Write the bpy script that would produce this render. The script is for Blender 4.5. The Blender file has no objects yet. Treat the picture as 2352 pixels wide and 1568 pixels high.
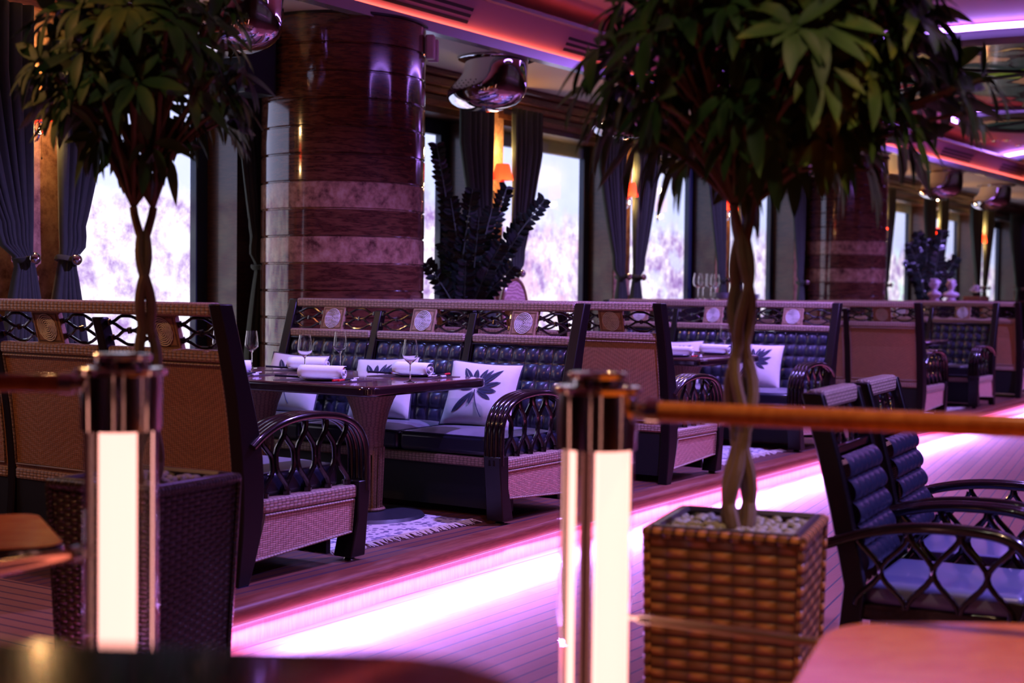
import bpy, math, random
from mathutils import Vector, Matrix
PI = math.pi
random.seed(7)
sc = bpy.context.scene

# ------------------------------------------------------------------ camera, world, exposure
TH = math.radians(33.0); PITCH = math.atan(116/3267); RHO = .012; ZC = 1.47
d0 = Vector((math.cos(TH), math.sin(TH), 0)); r0 = Vector((math.sin(TH), -math.cos(TH), 0)); u0 = Vector((0, 0, 1))
dd = d0*math.cos(PITCH) - u0*math.sin(PITCH); uu = u0*math.cos(PITCH) + d0*math.sin(PITCH)
cr = r0*math.cos(RHO) + uu*math.sin(RHO); cu = -r0*math.sin(RHO) + uu*math.cos(RHO)
cam_d = bpy.data.cameras.new('camera'); cam = bpy.data.objects.new('camera', cam_d)
sc.collection.objects.link(cam); sc.camera = cam
cam.matrix_world = Matrix(((cr.x, cu.x, -dd.x, 0), (cr.y, cu.y, -dd.y, 0), (cr.z, cu.z, -dd.z, ZC), (0, 0, 0, 1)))
cam_d.sensor_width = 36; cam_d.lens = 50; cam_d.clip_start = .05; cam_d.clip_end = 200
cam_d.dof.use_dof = True; cam_d.dof.focus_distance = 7.6; cam_d.dof.aperture_fstop = 2.0
world = bpy.data.worlds.new('world'); sc.world = world; world.use_nodes = True
world.node_tree.nodes['Background'].inputs[0].default_value = (.30, .18, .60, 1)
world.node_tree.nodes['Background'].inputs[1].default_value = .05
sc.view_settings.view_transform = 'Standard'; sc.view_settings.look = 'None'
sc.view_settings.exposure = 0.0; sc.view_settings.gamma = 1.0; sc.view_settings.use_curve_mapping = False
try:
    sc.cycles.use_denoising = True
    sc.cycles.max_bounces = 8; sc.cycles.transparent_max_bounces = 12
    sc.cycles.caustics_reflective = False; sc.cycles.caustics_refractive = False
    sc.cycles.sample_clamp_indirect = 4.0
except Exception: pass

def light(name, kind, loc, energy, color, size=.2, size_y=None, aim=None, blend=.6, angle=None, spread=None):
    l = bpy.data.lights.new(name, kind); l.energy = energy; l.color = color
    if kind == 'AREA':
        l.size = size
        if size_y: l.shape = 'RECTANGLE'; l.size_y = size_y
        if spread: l.spread = spread
    else: l.shadow_soft_size = size
    if kind == 'SPOT': l.spot_blend = blend; l.spot_size = angle or 1.6
    o = bpy.data.objects.new(name, l); sc.collection.objects.link(o); o.location = loc
    if aim is not None:
        o.rotation_euler = (Vector(aim) - Vector(loc)).to_track_quat('-Z', 'Y').to_euler()
    return o

VIOLET = (.34, .22, 1.0); BLUE = (.22, .28, 1.0); PINK = (1.0, .30, .62); WARM = (1.0, .55, .22)
# big violet ceiling coves (the LED rings of the ceiling coffers), downlights and added fill spots
COFFERS = [(15.75, 3.6, 2.35), (26.5, 4.1, 2.2), (19.8, 4.3, .95), (8.3, -.7, 1.6)]  # last one is unseen, added so its ring glints on the leather
for (lx, ly, tx, ty, e, c) in [(7.2, 3.0, 6.7, 5.2, 1100, VIOLET), (1.5, 5.7, 4.3, 4.9, 150, (1, .42, .18)), (2.9, .45, 2.9, .46, 230, (1, .6, .35)), (6.2, 5.9, 6.3, 5.4, 400, BLUE),  # warm spots are added fill for the near sofa back and orange table
                         (11.2, 3.4, 10.6, 5.2, 1300, VIOLET), (10.2, 5.4, 10.2, 5.4, 260, VIOLET), (17.4, .8, 16.4, 4.8, 2000, VIOLET), (21.9, 2.9, 21.5, 5.4, 900, VIOLET), (13.2, 4.9, 13.6, 5.4, 300, VIOLET),
                         (5.9, -.7, 5.3, 1.3, 1150, (.34, .26, 1)), (8.3, 1.9, 8.2, 2.6, 420, (.45, .25, 1)), (4.8, 3.1, 5.2, 4.4, 200, (.5, .25, 1)), (12.8, .6, 12.2, 2.8, 500, (.45, .25, 1))]:
    light('downlight_fill_beam', 'SPOT', (lx, ly, 3.85), e, c, .05, aim=(tx, ty, .6), angle=.95 if e == 1150 else (1.0 if e == 400 else 1.5))
light('downlight_fill_beam', 'SPOT', (2.1, 1.1, 3.85), 24, (1, .95, .72), .06, aim=(4.05, 1.8, 2.3), angle=.9)  # added fill aimed at the right tree's leaves
light('downlight_fill_beam', 'SPOT', (1.6, 2.3, 3.85), 20, (1, .95, .72), .06, aim=(3.4, 3.7, 2.3), angle=.7)  # added fill aimed at the left tree's leaves

# ------------------------------------------------------------------ materials
class NT:
    def __init__(s, m):
        m.use_nodes = True; s.t = m.node_tree; s.n = s.t.nodes; s.b = s.n['Principled BSDF']
    def node(s, ty, **k):
        n = s.n.new(ty)
        for a, v in k.items():
            if a == 'inp':
                for i, x in v.items(): s.put(n.inputs[i], x)
            else: setattr(n, a, v)
        return n
    def put(s, sock, x):
        if isinstance(x, bpy.types.NodeSocket): s.t.links.new(x, sock)
        else: sock.default_value = x
    def math(s, op, a, b=0, c=None):
        n = s.node('ShaderNodeMath', operation=op); s.put(n.inputs[0], a); s.put(n.inputs[1], b)
        if c is not None: s.put(n.inputs[2], c)
        return n.outputs[0]
    def mix(s, f, a, b):
        n = s.node('ShaderNodeMix', data_type='RGBA'); s.put(n.inputs[0], f); s.put(n.inputs[6], a); s.put(n.inputs[7], b)
        return n.outputs[2]
    def noise(s, vec, scale=5., detail=3., rough=.5):
        n = s.node('ShaderNodeTexNoise'); s.put(n.inputs['Scale'], scale); n.inputs['Detail'].default_value = detail
        n.inputs['Roughness'].default_value = rough
        if vec is not None: s.t.links.new(vec, n.inputs['Vector'])
        return n.outputs['Fac']
    def ramp(s, f, stops):
        n = s.node('ShaderNodeValToRGB'); e = n.color_ramp.elements
        while len(e) < len(stops): e.new(.5)
        for i, (p, c) in enumerate(stops): e[i].position = p; e[i].color = (*c, 1) if len(c) == 3 else c
        s.put(n.inputs[0], f); return n.outputs[0]
    def coord(s, what='Object'): return s.node('ShaderNodeTexCoord').outputs[what]
    def mapping(s, v, scale=(1, 1, 1), rot=(0, 0, 0), loc=(0, 0, 0)):
        n = s.node('ShaderNodeMapping'); s.t.links.new(v, n.inputs[0]); n.inputs['Scale'].default_value = scale
        n.inputs['Rotation'].default_value = rot; n.inputs['Location'].default_value = loc; return n.outputs[0]
    def bump(s, h, strength=.5, dist=.01):
        n = s.node('ShaderNodeBump'); n.inputs['Strength'].default_value = strength; n.inputs['Distance'].default_value = dist
        s.put(n.inputs['Height'], h); s.t.links.new(n.outputs[0], s.b.inputs['Normal'])
def col4(c): return (*c, 1) if len(c) == 3 else c
def M(name, color, rough=.5, metal=0., coat=0., emit=None, estr=0., trans=0., spec=None, ior=None):
    m = bpy.data.materials.new(name); t = NT(m); b = t.b
    b.inputs['Base Color'].default_value = col4(color); b.inputs['Roughness'].default_value = rough
    b.inputs['Metallic'].default_value = metal; b.inputs['Coat Weight'].default_value = coat
    b.inputs['Coat Roughness'].default_value = .06; b.inputs['Transmission Weight'].default_value = trans
    if emit: b.inputs['Emission Color'].default_value = col4(emit); b.inputs['Emission Strength'].default_value = estr
    if spec is not None: b.inputs['Specular IOR Level'].default_value = spec
    if ior: b.inputs['IOR'].default_value = ior
    return m
def noisy(name, c1, c2, scale=8, rough=.5, bump=0., dist=.003, **k):
    m = M(name, c1, rough, **k); t = NT(m)
    f = t.noise(t.coord(), scale, 4)
    t.put(t.b.inputs['Base Color'], t.mix(f, col4(c1), col4(c2)))
    if bump: t.bump(f, bump, dist)
    return m
def weave(name, cdark, clight, sx, sy, kind='twill', rough=.45, chev=.3, bump=.8, var=.35):
    m = M(name, clight, rough); t = NT(m)
    sep = t.node('ShaderNodeSeparateXYZ'); t.t.links.new(t.coord('UV'), sep.inputs[0])
    u, v = sep.outputs[0], sep.outputs[1]
    if chev:
        z = t.math('PINGPONG', t.math('ADD', u, 40.0), chev)
        uu_ = z
    else: uu_ = t.math('ADD', u, 40.0)
    x = t.math('DIVIDE', uu_, sx); y = t.math('DIVIDE', t.math('ADD', v, 40.0), sy)
    fx, fy = t.math('FRACT', x), t.math('FRACT', y)
    ab = t.math('ADD', t.math('FLOOR', x), t.math('FLOOR', y))
    if kind == 'twill': sel = t.math('LESS_THAN', t.math('MODULO', ab, 4.0), 1.5)
    else: sel = t.math('LESS_THAN', t.math('MODULO', ab, 2.0), .5)
    hx = t.math('SINE', t.math('MULTIPLY', fx, PI)); hy = t.math('SINE', t.math('MULTIPLY', fy, PI))
    if kind == 'rows':   # long horizontal strands passing over upright stakes
        hh = t.math('MULTIPLY', t.math('POWER', hy, .6), t.math('ADD', .25, t.math('MULTIPLY', hx, t.math('ADD', t.math('MULTIPLY', sel, .55), .2))))
    else:
        # strand going across (uses hy) or up (uses hx); slight rounding along its length
        along = t.math('ADD', .62, t.math('MULTIPLY', .38, hx)); alongv = t.math('ADD', .5, t.math('MULTIPLY', .35, hy))
        h1 = t.math('MULTIPLY', t.math('POWER', hy, .55), along); h2 = t.math('MULTIPLY', t.math('POWER', hx, .55), alongv)
        hh = t.math('ADD', t.math('MULTIPLY', h1, sel), t.math('MULTIPLY', h2, t.math('SUBTRACT', 1.0, sel)))
    nz = t.noise(t.coord('UV'), 22, 3)
    base = t.mix(t.math('MULTIPLY', nz, 1.0), col4(clight), col4(tuple(c*(1-var) for c in clight)))
    t.put(t.b.inputs['Base Color'], t.mix(t.math('POWER', hh, .9), col4(cdark), base))
    t.bump(hh, bump, min(sx, sy)*.35)
    return m
def wood(name, dark, light_, scale=(1, 12, 12), rough=.3, coat=.0, nscale=3., bands=True, spec=None):
    m = M(name, dark, rough, coat=coat, spec=spec); t = NT(m)
    v = t.mapping(t.coord(), scale)
    f = t.noise(v, nscale, 5, .6)
    g = t.math('FRACT', t.math('MULTIPLY', f, 6.0)) if bands else f
    g = t.math('PINGPONG', t.math('MULTIPLY', f, 6.0), .5) if bands else f
    g = t.math('MULTIPLY', g, 2.0) if bands else g
    t.put(t.b.inputs['Base Color'], t.mix(g, col4(dark), col4(light_)))
    return m
def planks(name, c1, c2, width, angle, line=(.01, .012, .05), rough=.35, mask=None, coat=0.25):
    m = M(name, c1, rough, coat=coat); t = NT(m); t.b.inputs['Coat Roughness'].default_value = .25
    P = t.coord()
    def fam(ang):
        sep = t.node('ShaderNodeSeparateXYZ'); t.t.links.new(t.mapping(P, rot=(0, 0, ang)), sep.inputs[0])
        a = t.math('DIVIDE', t.math('ADD', sep.outputs[1], 60.0), width)
        row = t.math('FLOOR', a); fr = t.math('FRACT', a)
        edge = t.math('LESS_THAN', t.math('PINGPONG', fr, .5), .065)
        xs = t.math('ADD', t.math('DIVIDE', sep.outputs[0], 1.7), t.math('MULTIPLY', row, .377))
        cell = t.math('FLOOR', xs); jf = t.math('FRACT', t.math('ADD', xs, 50.0))
        wn = t.node('ShaderNodeTexWhiteNoise', noise_dimensions='2D')
        cmb = t.node('ShaderNodeCombineXYZ'); t.put(cmb.inputs[0], row); t.put(cmb.inputs[1], cell)
        t.t.links.new(cmb.outputs[0], wn.inputs[0])
        return edge, wn.outputs[0]
    e, w = fam(angle)
    if mask:
        (mx, my, mc, ang2) = mask
        e2, w2 = fam(ang2)
        sep = t.node('ShaderNodeSeparateXYZ'); t.t.links.new(P, sep.inputs[0])
        k = t.math('GREATER_THAN', t.math('ADD', t.math('MULTIPLY', sep.outputs[0], mx), t.math('MULTIPLY', sep.outputs[1], my)), mc)
        def sw(a, b): return t.math('ADD', t.math('MULTIPLY', a, t.math('SUBTRACT', 1.0, k)), t.math('MULTIPLY', b, k))
        e, w = sw(e, e2), sw(w, w2)
    gr = t.noise(t.mapping(P, (2.5, 30, 1), rot=(0, 0, angle)), 3, 4)
    base = t.mix(t.math('ADD', t.math('MULTIPLY', w, .7), t.math('MULTIPLY', gr, .3)), col4(c1), col4(c2))
    t.put(t.b.inputs['Base Color'], t.mix(e, base, col4(line)))
    t.put(t.b.inputs['Roughness'], t.math('ADD', rough, t.math('MULTIPLY', gr, .15)))
    return m

ratt_back = weave('rattan_twill', (.045, .018, .010), (.62, .30, .15), .014, .0075, 'twill', chev=.26)
ratt_side = weave('rattan_twill_pink_lit', (.09, .03, .03), (.82, .44, .34), .017, .0095, 'twill', chev=.22)  # paler, pinker weave: pink LED light painted into the side panels
ratt_strip = weave('rattan_basket', (.05, .02, .015), (.60, .40, .30), .026, .0135, 'plain', chev=0)
cord_m = weave('rattan_cord', (.04, .02, .015), (.55, .38, .28), .012, .02, 'plain', chev=0, bump=1)
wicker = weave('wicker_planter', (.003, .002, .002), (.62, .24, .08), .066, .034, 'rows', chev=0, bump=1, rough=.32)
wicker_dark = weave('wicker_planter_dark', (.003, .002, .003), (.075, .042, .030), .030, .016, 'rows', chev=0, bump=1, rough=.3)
wick_ped = weave('wicker_pedestal', (.05, .02, .015), (.50, .27, .18), .028, .009, 'plain', chev=0)
dkwood = M('dark_lacquer_wood', (.008, .004, .005), .16, coat=.6)
dkwood2 = M('dark_wood_post', (.006, .003, .004), .34, coat=.0, spec=.4)
panel_dark = M('dark_panel', (.003, .003, .006), .55)
leather = M('black_leather_sheen', (.016, .018, .036), .30, coat=.3)  # base tinted blue-black to stand in for a blue sheen
cushion_m = noisy('seat_top_lit', (.09, .085, .12), (.16, .15, .20), 12, .42)  # lavender light on the black leather seat tops, painted as paler colour
cushion_m.node_tree.nodes['Principled BSDF'].inputs['Sheen Weight'].default_value = .5
med_m = wood('medallion_wood', (.30, .17, .10), (.40, .24, .15), (2, 2, 8), .5)
rope_m = M('woven_rope', (.80, .74, .66), .6)
pillow_m = noisy('pillow_linen', (.60, .54, .48), (.68, .62, .56), 30, .85, .3, .001)
piping_m = M('pillow_piping', (.02, .02, .04), .6)
print_m = M('leaf_print', (.014, .016, .045), .8)
floor_m = planks('floor_planks', (.20, .055, .045), (.36, .13, .085), .082, 0.0, mask=(1.083, -1.0, 3.38, -math.radians(9)), rough=.3)
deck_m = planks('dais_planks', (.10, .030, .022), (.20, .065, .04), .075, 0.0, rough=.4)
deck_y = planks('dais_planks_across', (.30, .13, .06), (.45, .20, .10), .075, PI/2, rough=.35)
nose_m = wood('dais_nosing_wood', (.16, .035, .022), (.25, .07, .04), (.6, 10, 14), .35, coat=.2)
rise_m = wood('dais_riser_wood', (.50, .20, .14), (.62, .27, .18), (14, 1, .8), .5)
chrome = M('chrome', (.86, .84, .86), .035, 1.0)
chrome_b = M('chrome_warm', (.80, .72, .66), .10, 1.0)
black_m = M('matt_black', (.006, .006, .008), .45)
glass_m = M('clear_glass', (1, 1, 1), .0, trans=1.0, ior=1.45)
thin_glass = bpy.data.materials.new('thin_glass'); _t = NT(thin_glass)
_t.n.remove(_t.b); _o = _t.n['Material Output']; _mx = _t.node('ShaderNodeMixShader'); _lw = _t.node('ShaderNodeLayerWeight'); _fr = _t.node('ShaderNodeMath', operation='MULTIPLY_ADD'); _pw = _t.node('ShaderNodeMath', operation='POWER'); _t.t.links.new(_lw.outputs['Facing'], _pw.inputs[0]); _pw.inputs[1].default_value = 4; _t.t.links.new(_pw.outputs[0], _fr.inputs[0]); _fr.inputs[1].default_value = .55; _fr.inputs[2].default_value = .05
_tr = _t.node('ShaderNodeBsdfTransparent'); _tr.inputs[0].default_value = (.95, .95, .96, 1); _gl = _t.node('ShaderNodeBsdfGlossy'); _gl.inputs['Roughness'].default_value = .02
_t.t.links.new(_fr.outputs[0], _mx.inputs[0]); _t.t.links.new(_tr.outputs[0], _mx.inputs[1]); _t.t.links.new(_gl.outputs[0], _mx.inputs[2]); _t.t.links.new(_mx.outputs[0], _o.inputs['Surface'])
china_m = M('white_china', (.82, .82, .84), .2, coat=.3)
napkin_m = noisy('napkin_cotton', (.82, .82, .85), (.88, .88, .9), 60, .9, .3, .0006)
mat_m = M('placemat_vinyl', (.045, .018, .028), .35)
red_m = M('red_lacquer', (.65, .015, .03), .25, coat=.3)
table_m = wood('table_wood', (.30, .12, .10), (.45, .22, .17), (3, 1, 3), .10, coat=.8)
tedge_m = M('table_edge', (.02, .008, .010), .10, coat=.8)
orange_tab = wood('orange_wood', (.80, .20, .03), (.92, .30, .05), (1.5, 5, 3), .14, coat=.0, spec=.3, nscale=2)
colwood = wood('column_wood', (.045, .012, .008), (.13, .042, .022), (1.2, 1.2, 9), .12, coat=.9, nscale=2.2)
burl = M('burl_veneer', (.5, .25, .15), .14, coat=.9); _t = NT(burl)
_n = _t.noise(_t.coord(), 9, 6, .7); _n2 = _t.noise(_t.coord(), 28, 3)
_t.put(_t.b.inputs['Base Color'], _t.ramp(_t.math('ADD', _t.math('MULTIPLY', _n, .75), _t.math('MULTIPLY', _n2, .25)), [(.36, (.07, .025, .018)), (.52, (.30, .14, .085)), (.68, (.42, .24, .16))]))
pilaster_m = M('pilaster_burl', (.6, .3, .15), .5); _t = NT(pilaster_m)
_n = _t.noise(_t.coord(), 10, 6, .7)
_t.put(_t.b.inputs['Base Color'], _t.ramp(_n, [(.35, (.22, .09, .05)), (.55, (.55, .30, .16)), (.7, (.68, .42, .24))]))
wallwood = wood('wall_wood', (.030, .010, .007), (.075, .026, .016), (1.0, 1, 10), .28, coat=.4)
cornice_m = wood('cornice_wood', (.10, .03, .018), (.20, .07, .04), (1, 4, 8), .3, coat=.4)
frame_m = M('window_frame_paint', (.018, .03, .06), .4)
jamb_m = wood('jamb_wood', (.06, .045, .04), (.12, .09, .08), (1, 1, 8), .45)
curtain_m = noisy('curtain_velvet', (.026, .036, .022), (.046, .060, .034), 25, .8)
curtain_m.node_tree.nodes['Principled BSDF'].inputs['Sheen Weight'].default_value = .15
soffit_m = M('soffit_paint', (.50, .40, .36), .55)
ceil_m = M('ceiling_paint', (.50, .24, .30), .5)
fascia_m = M('fascia_paint', (.55, .26, .34), .4)
trim_m = M('trim_metal', (.45, .42, .50), .25, .7)
vent_m = M('vent_black', (.01, .006, .01), .5)
leaf_m = M('leaf', (.05, .075, .03), .55, spec=.3); _t = NT(leaf_m)
_oi = _t.noise(_t.coord(), 5, 2)
_t.put(_t.b.inputs['Base Color'], _t.ramp(_oi, [(.35, (.02, .05, .012)), (.55, (.055, .11, .022)), (.70, (.17, .19, .03))]))
leaf_m.node_tree.nodes['Principled BSDF'].inputs['Transmission Weight'].default_value = .0
zz_m = M('zz_leaf', (.010, .022, .012), .25, coat=.2)
stem_m = M('zz_stem', (.06, .09, .05), .5)
bark_m = noisy('bark', (.10, .055, .03), (.20, .12, .07), 18, .7, .6, .01)
peb_m = noisy('pebble', (.20, .18, .12), (.36, .32, .24), 6, .55)
soil_m = M('planter_rim', (.05, .035, .045), .35, coat=.3)
rug_m = M('rug', (.3, .3, .4), .95); _t = NT(rug_m)
_v = _t.node('ShaderNodeTexVoronoi'); _v.inputs['Scale'].default_value = 26; _t.t.links.new(_t.coord(), _v.inputs[0])
_t.put(_t.b.inputs['Base Color'], _t.mix(_t.math('GREATER_THAN', _t.math('ADD', _v.outputs[0], _t.math('MULTIPLY', _t.noise(_t.coord(), 14, 5), .9)), .85), (.14, .12, .20, 1), (.58, .54, .52, 1)))
_t.bump(_t.noise(_t.coord(), 220, 2), .6, .003)
fringe_m = M('rug_fringe', (.62, .54, .48), .9)
copper_m = wood('rail_wood', (.44, .12, .03), (.56, .18, .05), (3, 3, 1), .18, coat=.6)
plaster_m = M('white_plaster', (.75, .66, .74), .5)
def emis(name, c, s): return M(name, (0, 0, 0), .5, emit=c, estr=s)
led_violet = emis('led_violet', (.42, .20, 1), 16)
led_white = emis('led_lilac', (.9, .25, .8), 1.5)
led_orange = emis('led_orange', (1, .20, .12), 12); led_red = emis('led_red', (1, .13, .12), 4.5)
lamp_core = M('lit_tube', (.9, .85, .8), .4, emit=(1, .41, .34), estr=2.8)
down_lit = emis('downlight_lens', (.72, .68, 1), 30)
down_warm = emis('downlight_lens_warm', (1, .65, .35), 15)
shade_m = M('red_shade', (.6, .03, .02), .7, emit=(1, .05, .02), estr=.30); _t = NT(shade_m)
_tl = _t.node('ShaderNodeBsdfTranslucent'); _tl.inputs[0].default_value = (.9, .045, .02, 1); _mx = _t.node('ShaderNodeAddShader'); _o = _t.n['Material Output']
_t.t.links.new(_t.b.outputs[0], _mx.inputs[0]); _t.t.links.new(_tl.outputs[0], _mx.inputs[1]); _t.t.links.new(_mx.outputs[0], _o.inputs['Surface'])
shade_hot = emis('shade_bulb_glow', (1, .55, .3), 8)
def window_mat(name, seed, greens):
    m = M(name, (0, 0, 0), .3); t = NT(m); P = t.mapping(t.coord('UV'), loc=(seed*3.1, 0, 0))
    sep = t.node('ShaderNodeSeparateXYZ'); t.t.links.new(t.coord('UV'), sep.inputs[0])
    n1 = t.noise(P, 1.5, 6, .62); n2 = t.noise(t.mapping(P, loc=(9, 4, 0)), 5.5, 6, .7)
    n3 = t.noise(t.mapping(P, loc=(2, 7, 0)), 3.0, 3)
    bush = t.ramp(t.math('ADD', t.math('MULTIPLY', n1, .45), t.math('MULTIPLY', n2, .55)),
                  [(.32, (.26, .12, .42)), (.42, (.50, .30, .72)), (.50, (.95, .80, 1.05)), (.58, (1.5, 1.4, 1.5))])
    bush = t.mix(t.ramp(n3, [(.50, (0, 0, 0)), (.62, (.7, .7, .7))]), bush, col4(greens))
    top = t.math('ADD', sep.outputs[1], t.math('MULTIPLY', t.math('SUBTRACT', n1, .5), 1.1))
    k = t.math('SMOOTH_MIN', 1.0, t.math('MAXIMUM', t.math('MULTIPLY', t.math('SUBTRACT', top, 1.35), 4.0), 0.0), .05)
    sky = t.mix(t.math('MULTIPLY', n1, 1.0), (.62, .70, 1.25, 1), (.95, 1.0, 1.4, 1))
    t.put(t.b.inputs['Emission Color'], t.mix(k, bush, sky)); t.b.inputs['Emission Strength'].default_value = 1.35
    return m

# ------------------------------------------------------------------ mesh builder
class MB:
    def __init__(s): s.v = []; s.f = []; s.uv = []; s.mi = []; s.T = None
    def add(s, vs, fs, uvs=None, mi=0):
        o = len(s.v)
        for p in vs:
            p = Vector(p); s.v.append(s.T @ p if s.T else p)
        for i, f in enumerate(fs):
            s.f.append(tuple(o+j for j in f)); s.uv.append(uvs[i] if uvs else None); s.mi.append(mi)
    def box(s, a, b, mi=0):
        (x0, y0, z0), (x1, y1, z1) = a, b
        s.add([(x0, y0, z0), (x1, y0, z0), (x1, y1, z0), (x0, y1, z0), (x0, y0, z1), (x1, y0, z1), (x1, y1, z1), (x0, y1, z1)],
              [(0, 3, 2, 1), (4, 5, 6, 7), (0, 1, 5, 4), (1, 2, 6, 5), (2, 3, 7, 6), (3, 0, 4, 7)], mi=mi)
    def prism(s, poly, y0, y1, axis='y', mi=0):
        # poly in (x,z) for axis y, (x,y) for axis z
        n = len(poly)
        P = (lambda p, h: (p[0], h, p[1])) if axis == 'y' else ((lambda p, h: (p[0], p[1], h)) if axis == 'z' else (lambda p, h: (h, p[0], p[1])))
        vs = [P(p, y0) for p in poly] + [P(p, y1) for p in poly]
        fs = [tuple(range(n))[::-1], tuple(range(n, 2*n))] + [(i, (i+1) % n, n+(i+1) % n, n+i) for i in range(n)]
        s.add(vs, fs, mi=mi)
    def grid(s, fn, nu, nv, mi=0, uvfn=None, cu_=False):
        vs = [fn(i/nu, j/nv) for j in range(nv+1) for i in range(nu+1)]
        fs = []; uvs = []
        for j in range(nv):
            for i in range(nu):
                a = j*(nu+1)+i
                fs.append((a, a+1, a+nu+2, a+nu+1))
                if uvfn: uvs.append([uvfn(i/nu, j/nv), uvfn((i+1)/nu, j/nv), uvfn((i+1)/nu, (j+1)/nv), uvfn(i/nu, (j+1)/nv)])
        s.add(vs, fs, uvs if uvfn else None, mi)
    def tube(s, pts, r, n=8, mi=0, cap=True, closed=False, squash=1.0):
        pts = [Vector(p) for p in pts]; m = len(pts)
        if not isinstance(r, (list, tuple)): r = [r]*m
        vs = []; L = [0.0]
        for i in range(1, m): L.append(L[-1]+(pts[i]-pts[i-1]).length)
        prev = None
        for i in range(m):
            if closed: t = pts[(i+1) % m]-pts[i-1]
            else: t = pts[min(i+1, m-1)]-pts[max(i-1, 0)]
            t.normalize()
            if prev is None:
                a = Vector((0, 0, 1)) if abs(t.z) < .9 else Vector((1, 0, 0))
                n1 = t.cross(a).normalized()
            else: n1 = (prev - t*prev.dot(t)).normalized()
            prev = n1; n2 = t.cross(n1)
            for k in range(n):
                a = 2*PI*k/n; vs.append(pts[i]+(n1*math.cos(a)+n2*math.sin(a)*squash)*r[i])
        fs = []; uvs = []
        for i in range(m if closed else m-1):
            for k in range(n):
                a, b = i*n+k, i*n+(k+1) % n; c, d = ((i+1) % m)*n+(k+1) % n, ((i+1) % m)*n+k
                fs.append((a, b, c, d)); R = max(r[i], .004)*2*PI/n
                l1 = L[i]; l2 = L[i+1] if i+1 < m else L[i]+.01
                uvs.append([(k*R, l1), ((k+1)*R, l1), ((k+1)*R, l2), (k*R, l2)])
        if cap and not closed:
            fs.append(tuple(range(n))[::-1]); uvs.append([(0, 0)]*n); fs.append(tuple(range((m-1)*n, m*n))); uvs.append([(0, 0)]*n)
        s.add(vs, fs, uvs, mi)
    def lathe(s, prof, n=24, c=(0, 0, 0), mi=0, cap=True):
        # prof [(r,z)]
        vs = []
        for (r, z) in prof:
            for k in range(n):
                a = 2*PI*k/n; vs.append((c[0]+r*math.cos(a), c[1]+r*math.sin(a), c[2]+z))
        fs = []; uvs = []; L = 0
        for i in range(len(prof)-1):
            dl = math.hypot(prof[i+1][0]-prof[i][0], prof[i+1][1]-prof[i][1]); R = max(prof[i][0], prof[i+1][0])*2*PI/n
            for k in range(n):
                fs.append((i*n+k, i*n+(k+1) % n, (i+1)*n+(k+1) % n, (i+1)*n+k))
                uvs.append([(k*R, L), ((k+1)*R, L), ((k+1)*R, L+dl), (k*R, L+dl)])
            L += dl
        if cap:
            if prof[0][0] > 1e-4: fs.append(tuple(range(n))[::-1]); uvs.append([(vs[q][0], vs[q][1]) for q in range(n)][::-1])
            m = (len(prof)-1)*n
            if prof[-1][0] > 1e-4: fs.append(tuple(range(m, m+n))); uvs.append([(vs[m+q][0], vs[m+q][1]) for q in range(n)])
        s.add(vs, fs, uvs, mi)
    def build(s, name, mats, parent=None, smooth=True, bevel=0, angle=40, loc=None, mirror=False, seg=2):
        me = bpy.data.meshes.new(name)
        V = [(-p.x, p.y, p.z) for p in s.v] if mirror else [tuple(p) for p in s.v]
        F = [f[::-1] for f in s.f] if mirror else s.f
        me.from_pydata(V, [], F)
        if not isinstance(mats, (list, tuple)): mats = [mats]
        for m in mats: me.materials.append(m)
        uvl = me.uv_layers.new(name='UVMap').data
        for pi, p in enumerate(me.polygons):
            p.material_index = s.mi[pi]
            uv = s.uv[pi]
            if uv:
                if mirror: uv = uv[::-1]
                for k, li in enumerate(p.loop_indices): uvl[li].uv = uv[k]
            else:
                nx, ny, nz = (abs(q) for q in p.normal)
                for li in p.loop_indices:
                    q = V[me.loops[li].vertex_index]
                    uvl[li].uv = (q[1], q[2]) if nx >= ny and nx >= nz else ((q[0], q[2]) if ny >= nz else (q[0], q[1]))
        if smooth:
            me.shade_smooth()
            try: me.set_sharp_from_angle(angle=math.radians(angle))
            except Exception: pass
        o = bpy.data.objects.new(name, me); sc.collection.objects.link(o)
        if bevel:
            b = o.modifiers.new('bevel', 'BEVEL'); b.width = bevel; b.segments = seg; b.limit_method = 'ANGLE'; b.angle_limit = math.radians(50)
        if parent: o.parent = parent
        if loc: o.location = loc
        return o
def tag(o, label=None, cat=None, group=None, kind=None):
    if label: o['label'] = label
    if cat: o['category'] = cat
    if group: o['group'] = group
    if kind: o['kind'] = kind
    return o
def empty(name, loc, rz=0, label=None, cat=None, group=None):
    o = bpy.data.objects.new(name, None); sc.collection.objects.link(o); o.location = loc; o.rotation_euler = (0, 0, rz)
    o.empty_display_size = .05
    return tag(o, label, cat, group)
CH = {}
def copy_tree(o, parent=None):
    c = o.copy(); sc.collection.objects.link(c); c.parent = parent
    for ch in list(o.children): copy_tree(ch, c)
    return c
def struct(name, mb, mats, **k):
    o = mb.build(name, mats, **k); o['kind'] = 'structure'; return o
def lerp(a, b, t): return a+(b-a)*t
def interp(tab, x):
    if x <= tab[0][0]: return tab[0][1]
    for (a, fa), (b, fb) in zip(tab, tab[1:]):
        if x <= b: return lerp(fa, fb, (x-a)/(b-a))
    return tab[-1][1]
def smooth_path(pts, n=6):
    P = [Vector(p) for p in pts]; out = []
    for i in range(len(P)-1):
        p0, p1, p2, p3 = P[max(i-1, 0)], P[i], P[i+1], P[min(i+2, len(P)-1)]
        for k in range(n):
            t = k/n; out.append(.5*((2*p1)+(p2-p0)*t+(2*p0-5*p1+4*p2-p3)*t*t+(3*p1-p0-3*p2+p3)*t**3))
    out.append(P[-1]); return out
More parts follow.
